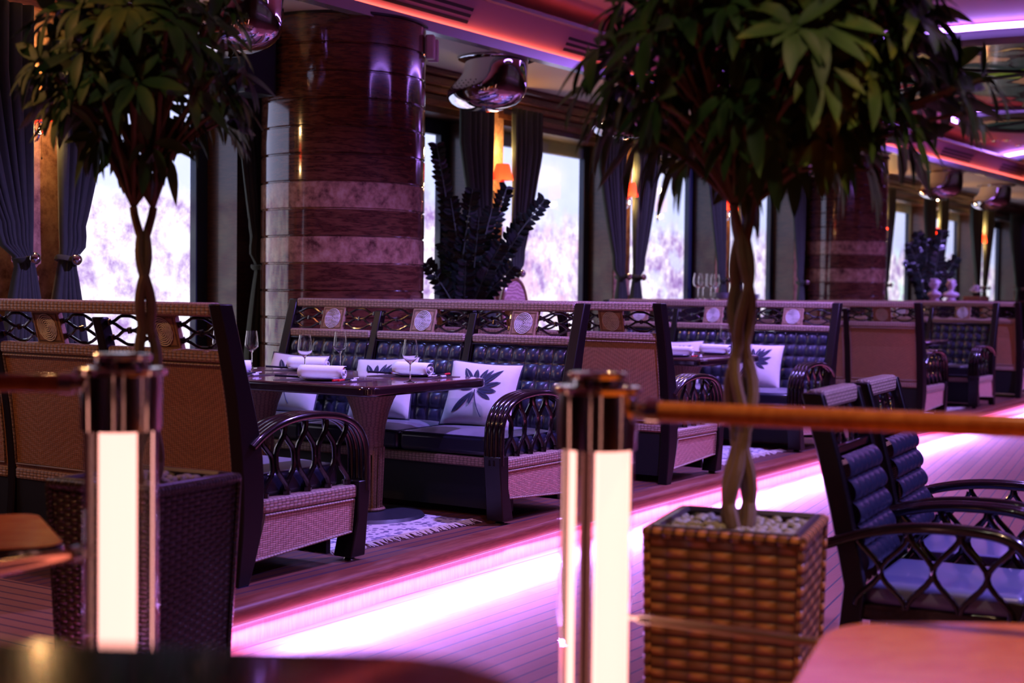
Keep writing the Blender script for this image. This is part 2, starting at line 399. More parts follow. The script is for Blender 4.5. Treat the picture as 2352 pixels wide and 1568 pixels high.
def world_at(px, py, z=None, Y=None, X=None, depth=None):
    v = dd + (px-1176)/3267*cr - (py-784)/3267*cu
    if z is not None: t = (z-ZC)/v.z
    elif Y is not None: t = Y/v.y
    elif X is not None: t = X/v.x
    else: t = depth
    return Vector((0, 0, ZC)) + v*t

DZ = .18
# ------------------------------------------------------------------ the room
EDGE = [(-6, 3.55), (2.0, 3.86), (4.1, 4.02), (6.9, 4.16), (11, 4.20), (18.5, 4.32), (26, 4.5), (36, 4.75)]
def edgeY(x): return interp(EDGE, x)
XS = [-6+i*.5 for i in range(85)]
m = MB(); m.box((-6, -9, -.05), (36, 8.6, 0)); struct('floor', m, floor_m, smooth=False)
m = MB()   # raised floor of the booths
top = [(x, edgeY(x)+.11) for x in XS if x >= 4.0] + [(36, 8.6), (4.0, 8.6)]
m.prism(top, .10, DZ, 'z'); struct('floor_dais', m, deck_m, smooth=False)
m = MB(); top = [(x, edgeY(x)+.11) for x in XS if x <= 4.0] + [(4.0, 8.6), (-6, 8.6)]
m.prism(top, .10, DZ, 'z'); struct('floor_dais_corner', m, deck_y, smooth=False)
m = MB()   # rounded nosing
def nose(u, v):
    x = -6+42*u; prof = [(.115, .10), (0.02, .10), (0, .115), (0, .155), (.012, .172), (.03, .18), (.115, .1805)]
    k = min(int(v*6+1e-6), 6); p = prof[k]; return (x, edgeY(x)+p[0], p[1])
m.grid(nose, 84, 6); struct('trim_dais_nosing', m, nose_m, angle=60)
m = MB(); m.grid(lambda u, v: (-6+42*u, edgeY(-6+42*u)+.045, .104*v), 84, 1); struct('trim_dais_riser', m, rise_m)
m = MB()
for k in range(84):
    x0, x1 = -6+k*.5, -5.5+k*.5
    m.add([(x0, edgeY(x0)+.010, .098), (x1, edgeY(x1)+.010, .098), (x1, edgeY(x1)+.035, .098), (x0, edgeY(x0)+.035, .098)], [(0, 1, 2, 3)])
o = m.build('led_strip', led_white); tag(o, 'glowing lilac LED strip tucked under the dais nosing', 'light strip')
for (x0, x1) in [(2.4, 4.4), (4.4, 6.4), (6.4, 8.4), (8.4, 10.4), (10.4, 12.6), (12.6, 15), (15, 18), (18, 22), (22, 27)]:
    xm = (x0+x1)/2; ym = edgeY(xm)+.004; ang = math.atan2(edgeY(x1)-edgeY(x0), x1-x0)
    l = light('step_led', 'AREA', (xm, ym, .095), 19*(x1-x0), (.55, .27, 1.0), x1-x0, .02)
    l.rotation_euler = (math.radians(-32), 0, ang)
    l2 = light('step_led_pink', 'AREA', (xm, edgeY(xm)+.018, .094), 2.2*(x1-x0), (1, .08, .50), x1-x0, .015)
    l2.rotation_euler = (math.radians(20), 0, ang)

# back wall with its windows
WZ0, WZ1 = .75, 2.95
WIN = [(6.42, 8.0), (9.25, 11.2), (11.68, 13.93), (14.32, 16.6), (17.05, 19.25), (22.85, 25.6), (25.95, 28.7), (29.05, 31.9)]
wy0, wy1 = 7.72, 8.10
piers = [(-6, 3.2)]; 
xs = [3.2]
segs = []
prev = 3.2+1.6
WINL = [(3.2, 5.55)] + WIN
cur = -6
for (a, b) in WINL: segs.append((cur, a)); cur = b
segs.append((cur, 36))
m = MB()
for (a, b) in segs: m.box((a, wy0, DZ), (b, wy1+.1, 3.45))
for (a, b) in WINL:
    m.box((a, wy0, DZ), (b, wy1+.1, WZ0)); m.box((a, wy0, WZ1+.14), (b, wy1+.1, 3.45))
struct('wall_back', m, wallwood, smooth=False)
m = MB()
for (a, b) in segs[1:-1]:
    c = .0
    if b-a < 1.0: m.box((a+.01, wy0-.012, WZ0-.1), (b-.01, wy0, 3.28))
for (a, b) in [(22.25, 22.85), (31.9, 32.3), (19.25, 19.5)]: m.box((a+.01, wy0-.012, WZ0-.1), (b-.01, wy0, 3.28))
struct('wall_pilaster_panels', m, pilaster_m, smooth=False)
m = MB()
for z0, z1, y in [(3.26, 3.32, 7.66), (3.32, 3.40, 7.60), (3.40, 3.45, 7.52)]: m.box((-6, y, z0), (36, 7.73, z1))
struct('trim_cornice', m, cornice_m, smooth=False, bevel=.012)
m = MB()
for (a, b) in WINL: m.box((a-.1, wy0-.03, WZ1+.20), (b+.1, wy0, WZ1+.25)); m.box((a-.05, wy0-.05, WZ0-.04), (b+.05, wy1, WZ0))
struct('trim_window_ledge', m, cornice_m, smooth=False)
greens = [(1.3, 1.3, 1.4), (1.3, 1.25, 1.5), (1.2, .75, .95), (.9, .95, 1.35), (1.0, .95, 1.3), (.95, 1.35, 1.15), (1.0, 1.1, 1.35), (.95, 1.1, 1.3)]
greens.append((1.0, 1.1, 1.4))
for i, (a, b) in enumerate(WIN+[WINL[0]]):
    wm = window_mat('garden_view_%d' % i, i+1, greens[i])
    m = MB(); m.grid(lambda u, v: (a+(b-a)*u, 8.14, WZ0+(WZ1+.14-WZ0)*v), 1, 1, uvfn=lambda u, v: ((b-a)*u, 2.34*v))
    w = struct('window_%d' % (i+1), m, wm); w['label'] = 'bright window with overexposed garden view'
    m = MB(); z0, z1 = WZ0, WZ1+.14; t = .055; y0, y1 = 8.03, 8.10
    m.box((a, y0, z0), (a+t, y1, z1)); m.box((b-t*2.2, y0, z0), (b, y1, z1)); m.box((a+t, y0, z1-.14), (b-t*2.2, y1, z1)); m.box((a+t, y0, z0), (b-t*2.2, y1, z0+t))
    f = m.build('window_frame', frame_m, w, smooth=False, bevel=.006)
    m = MB(); m.box((a+t, 8.06, z0+t), (b-t*2.2, 8.066, z1-.14)); 
    g = m.build('window_pane', thin_glass, w, smooth=False)
    g.visible_shadow = True
# the other walls of the hall, out of frame but seen in reflections
m = MB(); m.box((-6.2, -9, 0), (-6, 8.6, 3.95)); struct('wall_left', m, wallwood, smooth=False)
m = MB(); m.box((36, -9, 0), (36.2, 8.6, 3.95)); struct('wall_right', m, wallwood, smooth=False)
m = MB(); m.box((-6, -9.2, 0), (36, -9, 3.95)); struct('wall_front', m, wallwood, smooth=False)
# ceiling: low soffit over the booths, sloped fascia, high ceiling
SOF = [(-6, 6.5), (8, 6.47), (12.3, 6.40), (18.7, 6.33), (25.6, 6.10), (36, 5.7)]
def sofY(x): return interp(SOF, x)
m = MB(); m.prism([(x, sofY(x)+.06) for x in XS]+[(36, 8.6), (-6, 8.6)], 3.45, 3.50, 'z'); struct('ceiling_soffit', m, soffit_m, smooth=False)
def sweep(prof, name, mat, closed=True, **k):
    m = MB(); n = len(prof)
    for a, b in zip(XS, XS[1:]):
        vs = [(a, sofY(a)+p[0], p[1]) for p in prof]+[(b, sofY(b)+p[0], p[1]) for p in prof]
        m.add(vs, [(i, (i+1) % n, n+(i+1) % n, n+i) for i in range(n if closed else n-1)])
    return struct(name, m, mat, smooth=False, **k)
sweep([(-.03, 3.42), (.07, 3.42), (.07, 3.45), (.0, 3.50), (-.03, 3.50)], 'trim_soffit_edge', trim_m)
sweep([(.06, 3.45), (-.12, 3.76), (-.10, 3.80), (.12, 3.80)], 'wall_fascia', fascia_m, closed=False)
sweep([(-.16, 3.745), (-.10, 3.745), (-.10, 3.775), (-.16, 3.775)], 'trim_cove_edge', trim_m)
m = MB(); m.box((-6, -9.2, 3.93), (36, 6.75, 4.0)); struct('ceiling', m, ceil_m, smooth=False)
for nm, dy, z, lab in [('cove_led_strip', .005, 3.503, 'orange LED strip glowing along the soffit edge'), ('cove_led_strip', -.07, 3.80, 'red-orange LED strip glowing above the fascia')]:
    m = MB()
    for a, b in zip(XS, XS[1:]): m.add([(a, sofY(a)+dy-.012, z), (b, sofY(b)+dy-.012, z), (b, sofY(b)+dy+.012, z), (a, sofY(a)+dy+.012, z)], [(0, 1, 2, 3)])
    o = m.build(nm, led_orange if z < 3.6 else led_red); tag(o, lab, 'light strip')
# vents in the fascia
def fascia_pt(x, t, off=0): 
    return Vector((x, sofY(x)+lerp(.06, -.12, t)-off*.86, lerp(3.45, 3.76, t)-off*.5))
def vent(x0, x1, lab):
    r = empty('air_vent', fascia_pt((x0+x1)/2, .5), 0, lab, 'air vent', 'air vents along the fascia')
    o0 = Vector(r.location)
    m = MB(); m.add([fascia_pt(x0, .28, .004)-o0, fascia_pt(x1, .28, .004)-o0, fascia_pt(x1, .80, .004)-o0, fascia_pt(x0, .80, .004)-o0], [(0, 1, 2, 3)]); m.build('vent_plate', fascia_m, r)
    for k in range(3):
        t = .36+.145*k; m = MB()
        P = [fascia_pt(x0+.03, t, .007)-o0, fascia_pt(x1-.03, t, .007)-o0, fascia_pt(x1-.03, t+.075, .007)-o0, fascia_pt(x0+.03, t+.075, .007)-o0]
        m.add(P, [(0, 1, 2, 3)]); m.build('slot', vent_m, r)
vx = lambda px, py: world_at(px, py, Y=6.3).x
for (pa, pb, pya, pyb, lab) in [(900, 1112, -20, 30, 'slotted air vent in the fascia above the big wooden column'), (1315, 1475, 100, 135, 'slotted air vent in the fascia right of the round chrome lamp'),
                      (2000, 2075, 310, 325, 'slotted air vent in the fascia, half hidden by leaves'), (2148, 2212, 340, 358, 'slotted air vent in the fascia above the distant chrome lamps'), (2270, 2320, 375, 390, 'slotted air vent in the fascia at the far right')]:
    vent(vx(pa, pya), vx(pb, pyb), lab)

# ------------------------------------------------------------------ ceiling coffers, downlights
def coffer(cx, cy, R, lab, seed):
    r = empty('ceiling_coffer', (cx, cy, 3.93), 0, lab, 'ceiling light')
    m = MB(); m.lathe([(R+.28, -.02), (R+.30, -.14), (R+.10, -.17), (R, -.14), (R, -.01)], 72, cap=False); m.build('rim', black_m, r)
    m = MB(); m.tube([((R+.38)*math.cos(2*PI*k/72), (R+.38)*math.sin(2*PI*k/72), -.05) for k in range(72)], .028, 8, closed=True); m.build('light_ring', led_violet, r)
    mm = M('stained_glass_%d' % seed, (0, 0, 0), .25, coat=.3); t = NT(mm)
    v = t.node('ShaderNodeTexVoronoi', feature='F1'); v.inputs['Scale'].default_value = 1.5; P = t.mapping(t.coord(), loc=(seed, 0, 0))
    nz = t.node('ShaderNodeTexNoise'); nz.inputs['Scale'].default_value = 1.2; t.t.links.new(P, nz.inputs['Vector'])
    ad = t.node('ShaderNodeVectorMath', operation='ADD'); t.t.links.new(P, ad.inputs[0]); t.t.links.new(nz.outputs['Color'], ad.inputs[1]); t.t.links.new(ad.outputs[0], v.inputs['Vector'])
    e = t.node('ShaderNodeTexVoronoi', feature='DISTANCE_TO_EDGE'); e.inputs['Scale'].default_value = 1.5; t.t.links.new(ad.outputs[0], e.inputs['Vector'])
    sp = t.node('ShaderNodeSeparateColor'); t.t.links.new(v.outputs['Color'], sp.inputs[0])
    c = t.ramp(sp.outputs[0], [(.0, (.03, .06, .055)), (.3, (.06, .10, .09)), (.42, (.5, .24, .12)), (.6, (.35, .015, .03)), (.72, (.25, .35, .03)), (.85, (.5, .35, .06)), (1., (.2, .02, .12))])
    for q in t.n:
        if q.type == 'VALTORGB': q.color_ramp.interpolation = 'CONSTANT'
    gr = t.noise(t.coord(), 60, 2)
    c = t.mix(t.math('LESS_THAN', e.outputs['Distance'], .035), t.mix(t.math('MULTIPLY', gr, .9), c, (.02, .02, .02, 1)), (.004, .004, .004, 1))
    t.put(t.b.inputs['Base Color'], c); t.put(t.b.inputs['Emission Color'], c); t.b.inputs['Emission Strength'].default_value = .55
    m = MB(); m.lathe([(R, -.13), (R*.75, -.10), (R*.35, -.07), (.0001, -.06)], 64, cap=False); m.build('stained_glass', mm, r)
    for k in range(6):
        m = MB(); a = k*PI/3+.3; m.tube([(0, 0, -.075), (R*math.cos(a), R*math.sin(a), -.14)], .02, 6); m.build('rib', black_m, r)
for (x, y, R), lab, sd in zip(COFFERS, ['stained glass ceiling coffer with violet glowing ring, behind the leaves at upper right', 'far stained glass ceiling coffer near the right edge, above the distant chrome lamps', 'small dark round ceiling coffer near the right edge below the stained glass one', 'unseen ceiling coffer added for its violet glow above the armchairs, outside the picture'], (3, 8, 2, 5)):
    coffer(x, y, R, lab, sd)
def downlight(px, py, lab, warm=False, z=3.93):
    p = world_at(px, py, z=z)
    r = empty('downlight', (p.x, p.y, z), 0, lab, 'ceiling light', 'recessed downlights in the high ceiling')
    m = MB(); m.lathe([(.032, -.006), (.055, -.012), (.062, 0)], 20, cap=False); m.build('ring', chrome, r)
    m = MB(); m.lathe([(.0001, -.004), (.032, -.004)], 16, cap=False); m.build('lens', down_warm if warm else down_lit, r)
for px, py, w, lab in [(1443, 71, 0, 'left one of three small lit downlights above the slotted vent'), (1492, 69, 0, 'middle one of three small lit downlights above the slotted vent'), (1538, 67, 0, 'right one of three small lit downlights above the slotted vent'),
                       (1728, 148, 0, 'small bluish downlight seen through the big tree crown'), (2110, 48, 0, 'small lilac downlight left of the violet ring'), (2138, 47, 0, 'small lilac downlight touching the violet ring'),
                       (2254, 324, 1, 'left one of three tiny amber downlights at far right'), (2282, 323, 1, 'middle one of three tiny amber downlights at far right'), (2312, 322, 1, 'right one of three tiny amber downlights at far right'), (2340, 334, 0, 'tiny white downlight by the right edge')]:
    downlight(px, py, lab, w)

# ------------------------------------------------------------------ wood clad columns
def column(cx, cy, R, lab):
    r = empty('wooden_column', (cx, cy, DZ), 0, lab, 'column')
    z0 = 2.24-DZ; s = .197; k0 = -int(z0/s); z = z0+k0*s
    zb = [q for q in [0] + [z0+s*k for k in range(k0, 7)] if 0 <= q < 3.2] + [3.26]
    zb = sorted(set(round(q, 3) for q in zb)); m = MB(); bands = []
    for a, b in zip(zb, zb[1:]):
        if b-a < .01: continue
        isb = any(abs((a+b)/2-c) < .05 for c in (2.24-.0985-DZ, 1.85-.0985-DZ, 1.26-DZ, .87-DZ))
        prof = [(R-.012, a), (R-.012, a+.004), (R, a+.012), (R, b-.008), (R-.012, b)]
        if isb:
            q = MB(); q.lathe(prof, 96, cap=False); bands.append(q)
        else: m.lathe(prof, 96, cap=False)
    m.build('wood_cladding', colwood, r, angle=18)
    for q in bands: q.build('burl_band', burl, r, angle=18)
    q = MB(); q.lathe([(R-.02, 3.25), (R+.02, 3.255), (R+.02, 3.27), (R-.02, 3.27)], 96); q.build('top_ring', dkwood2, r)
column(8.36, 6.97, .615, 'large round column clad in glossy red-brown wood bands, nearest')
column(20.1, 7.28, .60, 'round column clad in glossy wood bands, farther away behind the tree trunk')
# speaker and detector
r = empty('loudspeaker', (7.62, 7.25, 2.86), math.radians(-10), 'black box loudspeaker hung beside the big wooden column', 'loudspeaker')
m = MB(); m.box((-.13, -.14, 0), (.15, .14, .42)); m.build('cabinet', black_m, r, bevel=.01)
m = MB(); m.box((-.11, -.146, .02), (.13, -.141, .40)); m.build('grille', noisy('speaker_cloth', (.01, .012, .02), (.02, .025, .04), 200, .8), r)
m = MB(); m.box((-.02, .14, .15), (.02, .46, .25)); m.build('bracket', black_m, r)
p = world_at(983, 100, depth=11.0)
r = empty('motion_detector', (8.36+.63*math.cos(-1.05), 6.97-.63*math.sin(1.05), 3.28), math.radians(-60), 'small white motion detector at the top of the wooden column', 'detector')
m = MB(); m.box((-.01, -.07, -.08), (.06, .03, .10)); m.build('body', plaster_m, r, bevel=.015)
m = MB(); m.box((-.0, .035, -.09), (.08, .075, .08)); m.build('arm', plaster_m, r, bevel=.01)

# ------------------------------------------------------------------ chrome ceiling lamps
def chrome_lamp():
    r = empty('chrome_ceiling_lamp', (0, 0, 0))
    rows = [(0, -.27, .27, .27), (-.05, -.272, .268, .27), (-.10, -.28, .266, .268), (-.15, -.30, .265, .266), (-.20, -.34, .264, .265), (-.25, -.39, .26, .262), (-.285, -.418, .252, .258),
            (-.32, -.424, .238, .25), (-.355, -.41, .21, .235), (-.39, -.38, .165, .21), (-.42, -.33, .10, .175), (-.445, -.26, .02, .12), (-.46, -.16, -.08, .04)]
    m = MB(); n = 48; vs = []; fs = []
    for (z, xl, xr, ry) in rows:
        c, a = (xl+xr)/2, (xr-xl)/2
        for k in range(n): t = 2*PI*k/n; vs.append((c+a*math.cos(t), ry*math.sin(t), z))
    for i in range(len(rows)-1):
        for k in range(n): fs.append((i*n+k, (i+1)*n+k, (i+1)*n+(k+1) % n, i*n+(k+1) % n))
    fs.append(tuple(range((len(rows)-1)*n, len(rows)*n)))
    m.add(vs, fs); m.build('shell', chrome, r)
    m = MB(); m.lathe([(.27, -.0), (.325, -.004), (.33, -.016), (.315, -.022), (.265, -.018)], 48, cap=False); m.build('flange', chrome, r)
    m = MB()
    for zi in range(4):
        z = -.215-.024*zi; xl = interp(sorted([(q[0], q[1]) for q in rows]), z); xr = .262; c, a = (xl+xr)/2, (xr-xl)/2
        for k in range(15):
            t = PI-1.15+.165*k; ctr = Vector((c+a*math.cos(t), .263*math.sin(t), z)); nrm = Vector((math.cos(t)/a, math.sin(t)/.263, .9)).normalized()
            e1 = nrm.cross(Vector((0, 0, 1))).normalized(); e2 = nrm.cross(e1)
            m.add([ctr+nrm*.0035+(e1*math.cos(q*PI/4)+e2*math.sin(q*PI/4))*.0055 for q in range(8)], [tuple(range(8))])
    m.build('perforations', vent_m, r)
    return r
lamp0 = chrome_lamp(); first = True
sn = math.atan2(-.839, .545)   # snout points to the left of the photograph
for (x, y, lab) in [(6.95, 6.66, 'large chrome ceiling lamp nearest, left of the wooden column'), (10.15, 6.78, 'chrome ceiling lamp right of the big wooden column'), (12.61, 6.78, 'chrome ceiling lamp at the left edge of the big tree crown'),
                    (15.1, 6.78, 'chrome ceiling lamp mostly hidden behind the big tree crown'), (17.6, 6.74, 'chrome ceiling lamp in front of the far column, half behind leaves'),
                    (22.7, 6.58, 'left one of the two distant chrome lamps at right'), (25.9, 6.62, 'right one of the two distant chrome lamps at right')]:
    o = lamp0 if first else copy_tree(lamp0); first = False
    o.location = (x, y, 3.45); o.rotation_euler = (0, 0, sn); tag(o, lab, 'lamp', 'chrome ceiling lamps under the soffit')

# ------------------------------------------------------------------ curtains and sconces
TOPZ = 3.24
def curtain(xa, xb, side, lab, y=7.55, ztie=1.64, tiew=.09):
    # xa..xb at the top; gathered towards `side` (-1: left end, +1: right end) at the tie
    xt = xa+.07 if side < 0 else xb-.07
    r = empty('curtain', (xt, y, DZ), 0, lab, 'curtain', 'green velvet curtains tied back at the windows')
    w = xb-xa; np_ = max(5, int(w/.085)); ph = random.random()*6
    def fn(u, v):
        z = lerp(TOPZ, DZ+.03, v)
        if z > ztie:
            t = (z-ztie)/(TOPZ-ztie); s = min(1, t*1.35); s = s**.75
            if t < .12: bulge = .05*math.sin(t/.12*PI)
            else: bulge = 0
            L = lerp(xt-tiew/2, xa, s)-bulge*(side > 0); R = lerp(xt+tiew/2, xb, s)+bulge*(side < 0)
            amp = lerp(.016, .034, s)
        else:
            t = (ztie-z)/(ztie-DZ); s = min(1, t*2.2)**.8; L = lerp(xt-tiew/2, xt-.17, s); R = lerp(xt+tiew/2, xt+.17, s); amp = lerp(.016, .04, s)
        x = lerp(L, R, u); a = 2*PI*np_*u+ph
        yy = y+amp*math.sin(a)+.3*amp*math.sin(2.3*a+1+z*1.3)
        return (x+.3*amp*math.cos(a)-xt, yy-y, z-DZ)
    m = MB(); m.grid(fn, np_*10, 44); c = m.build('cloth', curtain_m, r, angle=180)
    mod = c.modifiers.new('thick', 'SOLIDIFY'); mod.thickness = .006
    m = MB(); pts = [(.075*math.cos(a), .062*math.sin(a), ztie-DZ+.015*math.cos(a)*side) for a in [2*PI*k/20 for k in range(20)]]
    m.tube(pts, .012, 6, closed=True, squash=1.8); m.build('tie_band', curtain_m, r)
    m = MB(); m.lathe([(.0001, .03), (.02, .024), (.036, .008), (.04, -.006), (.03, -.018), (.012, -.028), (.0001, -.03)], 14, cap=False)
    kn = m.build('tie_knob', chrome, r); kn.location = (.0, -.10, ztie-DZ); kn.rotation_euler = (PI/2, 0, 0)
    return r
for a, b, s, lab in [(5.25, 5.99, 1, 'dark green curtain at the far left edge, tied to the right'), (6.18, 6.62, -1, 'green curtain left of the first bright window, behind the left tree'), (7.80, 8.16, 1, 'green curtain between first window and big wooden column'),
                     (10.74, 11.23, 1, 'green curtain left of the red wall lamp, behind the fern-like plant'), (11.58, 12.14, -1, 'green curtain right of the red wall lamp above the fern-like plant'), (13.33, 13.90, 1, 'green curtain right of the wide middle window'),
                     (14.10, 14.64, -1, 'green curtain behind leaves, right of the second red lamp'), (16.02, 16.55, 1, 'green curtain above the row of standing wine glasses'), (16.92, 17.34, -1, 'green curtain beside the lamp behind the big tree trunk'),
                     (18.75, 19.18, 1, 'green curtain left of the far wooden column'), (22.70, 23.12, -1, 'narrow curtain right of the far wooden column'), (24.88, 25.42, 1, 'far curtain left of the lamp by the distant potted plant'),
                     (25.66, 26.22, -1, 'far curtain right of the lamp by the distant potted plant'), (27.75, 28.48, 1, 'far curtain left of the last red wall lamp'), (28.78, 29.4, -1, 'far curtain right of the last red wall lamp'), (30.9, 31.6, 1, 'last curtain at the right edge of the window row')]:
    curtain(a, b, s, lab)
def sconce():
    r = empty('wall_lamp', (0, 0, 0))
    m = MB(); n = 40; prof = [(.062, .09), (.072, .06), (.098, -.06), (.10, -.065)]
    for i in range(len(prof)-1):
        pass
    vs = []
    for (R, z) in prof:
        for k in range(n): a = 2*PI*k/n; q = R*(1+.03*(k % 2)); vs.append((q*math.cos(a), q*math.sin(a), z))
    m.add(vs, [(i*n+k, i*n+(k+1) % n, (i+1)*n+(k+1) % n, (i+1)*n+k) for i in range(3) for k in range(n)])
    m.build('lamp_shade', shade_m, r, smooth=False)
    m = MB(); m.lathe([(.0001, -.04), (.018, -.03), (.03, .0), (.018, .03), (.0001, .045)], 12, cap=False); m.build('bulb', shade_hot, r)
    m = MB(); m.tube([(.042*math.cos(a), 0, -.115+.042*math.sin(a)) for a in [2*PI*k/18 for k in range(18)]], .008, 6, closed=True); m.build('chrome_loop', chrome, r)
    m = MB(); m.tube(smooth_path([(0, 0, -.06), (0, .0, -.16), (0, .04, -.2), (0, .13, -.2)]), .008, 6); m.tube([(0, .12, -.24), (0, .12, -.16)], .03, 10, squash=.4); m.build('bracket', chrome, r)
    m = MB(); m.tube([(.02, 0, -.16), (.02, 0, -.30)], .0015, 4); m.lathe([(.0001, -.012), (.006, 0), (.0001, .012)], 6, c=(.02, 0, -.31), cap=False); m.build('pull_cord', chrome, r)
    return r
s0 = sconce(); first = True
for x, lab in [(6.05, 'red pleated wall lamp at the far left, behind leaves'), (11.47, 'red pleated wall lamp above the fern-like plant'), (14.03, 'red pleated wall lamp at the left edge of the big tree crown'), (16.72, 'red pleated wall lamp behind the big tree trunk'),
               (22.63, 'red wall lamp just right of the far column'), (25.57, 'red wall lamp above the distant potted plant'), (28.68, 'last red wall lamp at far right')]:
    o = s0 if first else copy_tree(s0); first = False
    o.location = (x, 7.58, 2.60); tag(o, lab, 'wall lamp', 'red pleated wall lamps between the windows')
    e = 15 if x < 20 else 24
    light('sconce_glow', 'POINT', (x-.0, 7.57, 2.80), e, WARM, .03); light('sconce_bulb', 'POINT', (x, 7.58, 2.60), 1.0, (1, .6, .35), .03)
    light('sconce_glow_low', 'POINT', (x, 7.56, 2.47), e*.45, WARM, .03)

# ------------------------------------------------------------------ banquette sofas
W = 2.34; DIVS = [.03, .80, 1.56, 2.31]
LEFT = [(0, .08), (.2, .105), (.38, .115), (.55, .10), (.76, .075), (.98, .03), (1.21, -.04)]
RIGHT = [(0, .15), (.14, .205), (.27, .235), (.46, .245), (.63, .22), (.77, .18), (.98, .115), (1.22, .04)]
def xl(z): return interp(LEFT, z)
def xr(z): return interp(RIGHT, z)
def curved_panel(m, y0, y1, z0, z1, side, off, nv=14, mi=0, thick=.012):
    f = (lambda z: xl(z)+off) if side < 0 else (lambda z: xr(z)-off)
    N = nv
    for k in range(N):
        za, zb = lerp(z0, z1, k/N), lerp(z0, z1, (k+1)/N)
        a, b = f(za), f(zb)
        m.add([(a, y0, za), (a, y1, za), (b, y1, zb), (b, y0, zb)], [(0, 3, 2, 1) if side < 0 else (0, 1, 2, 3)],
              [[(y0, za), (y0, zb), (y1, zb), (y1, za)] if side < 0 else [(y0, za), (y1, za), (y1, zb), (y0, zb)]], mi)
def make_sofa(mirror, arm_far=False):
    r = empty('banquette_sofa', (0, 0, 0)); K = dict(parent=r, mirror=mirror)
    zs = [0, .1, .2, .3, .42, .55, .68, .8, .92, 1.05, 1.22]
    prof = [(xl(z), z) for z in zs] + [(xr(z), z) for z in zs[::-1]]
    for i, y in enumerate(DIVS):
        w = .034 if i in (0, 3) else .026
        zz = prof if i in (0, 3) else [(xl(z)+.012, z) for z in zs[:-1]]+[(xl(1.15)+.012, 1.15), (xr(1.15)-.012, 1.15)]+[(xr(z)-.012, z) for z in zs[:-1][::-1]]
        m = MB(); m.prism(zz, y-w, y+w); m.build('back_post', dkwood2, bevel=.006, **K)
        if i in (0, 3):
            m = MB(); m.lathe([(.022, -.004), (.026, .004), (.016, .014)], 12, c=(.115, y, -.0)); m.build('foot', chrome_b, **K)
    # top rail and lower rattan strips
    def strip(y0, y1, z0, z1, name='rattan_strip', x0=None, x1=None):
        a = xl((z0+z1)/2)+.008 if x0 is None else x0; b = xr((z0+z1)/2)-.004 if x1 is None else x1
        m = MB(); m.box((a, y0, z0), (b, y1, z1)); return m.build(name, ratt_strip, bevel=.014, seg=3, **K)
    strip(.064, W-.064, 1.165, 1.225, 'top_rail')
    for a, b in zip(DIVS, DIVS[1:]):
        y0, y1 = a+.03, b-.03; yc = (y0+y1)/2
        strip(y0, y1, .965, 1.02)
        # medallion square with rope spiral
        lean = (xl(1.165)-xl(1.02))/.145
        def P(y, z, off=0): return (xl(1.02)+.055+lean*(z-1.02)+off, y, z)
        m = MB(); hw = .094
        q = [P(yc-hw, 1.018), P(yc+hw, 1.018), P(yc+hw, 1.168), P(yc-hw, 1.168)]
        for sx in (-.016, .016): pass
        m.add([(p[0]-.014, p[1], p[2]) for p in q]+[(p[0]+.014, p[1], p[2]) for p in q], [(0, 3, 2, 1), (4, 5, 6, 7), (0, 1, 5, 4), (1, 2, 6, 5), (2, 3, 7, 6), (3, 0, 4, 7)])
        md = m.build('medallion', med_m, bevel=.003, **K)
        m = MB()
        for side in (-1, 1):
            R = .062
            while R > .004:
                nn = max(8, int(R*620))
                m.tube([P(yc+R*math.cos(2*PI*k/nn)*1.0, 1.093+R*1.0*math.sin(2*PI*k/nn), side*(.0165+.0022*math.sin(k*2.2))) for k in range(nn)], .0029, 5, closed=True)
                R -= .0091
        m.build('rope_spiral', rope_m, parent=md, mirror=mirror)
        m = MB()
        for side in (-1, 1):
            q = [P(yc+.066*math.cos(2*PI*k/28), 1.093+.066*math.sin(2*PI*k/28), side*.0150) for k in range(28)]
            m.add(q, [tuple(range(28)) if side > 0 else tuple(range(28))[::-1]])
        m.build('dark_disc', panel_dark, parent=md, mirror=mirror)
        m = MB()
        for side in (-1, 1):
            for g in (.082, .076):
                m.tube([P(yc-g, 1.093-g*.8, side*.0145), P(yc+g, 1.093-g*.8, side*.0145), P(yc+g, 1.093+g*.8, side*.0145), P(yc-g, 1.093+g*.8, side*.0145)], .0012, 4, closed=True)
        m.build('carved_border', dkwood2, parent=md, mirror=mirror)
        # wavy lattice left and right of the medallion
        for (ya, yb) in ((y0, yc-hw), (yc+hw, y1)):
            m = MB(); H = .145; zc = 1.0925
            for row, (z_e, dz) in enumerate([(.24, .21), (.24, -.24), (-.24, .24), (-.24, -.21)]):
                pts = []
                for k in range(17):
                    t = k/16; b = .5-.5*math.cos(2*PI*t); b = b*b*(3-2*b)
                    pts.append(P(lerp(ya-.004, yb+.004, t), zc+H*(z_e+dz*b)))
                m.tube(pts, .0075, 7)
            m.tube([P((ya+yb)/2, zc-.012), P((ya+yb)/2, zc+.012)], .011, 7)
            for e in (ya+.008, yb-.008):
                for s in (-1, 1): m.tube([P(e, zc+s*.035-.012), P(e, zc+s*.035+.012)], .011, 7)
            m.build('lattice', dkwood, **K)
        # rear rattan panel with cord border and lower strip
        m = MB(); curved_panel(m, y0, y1, .40, .965, -1, .018); m.build('rattan_back_panel', ratt_back, angle=180, **K)
        m = MB(); f = lambda z: xl(z)+.012
        path = [(f(z), y0+.012, z) for z in (.42, .55, .7, .85, .955)]+[(f(z), y1-.012, z) for z in (.955, .85, .7, .55, .42)]
        m.tube(path, .006, 6, closed=True); m.build('cord_border', cord_m, **K)
        m = MB(); m.box((xl(.37)+.01, y0, .345), (xl(.37)+.06, y1, .40)); m.build('rattan_strip', ratt_strip, bevel=.01, **K)
        m = MB(); m.box((xl(.2)+.03, y0, .05), (xl(.2)+.06, y1, .35)); m.build('base_panel', panel_dark, **K)
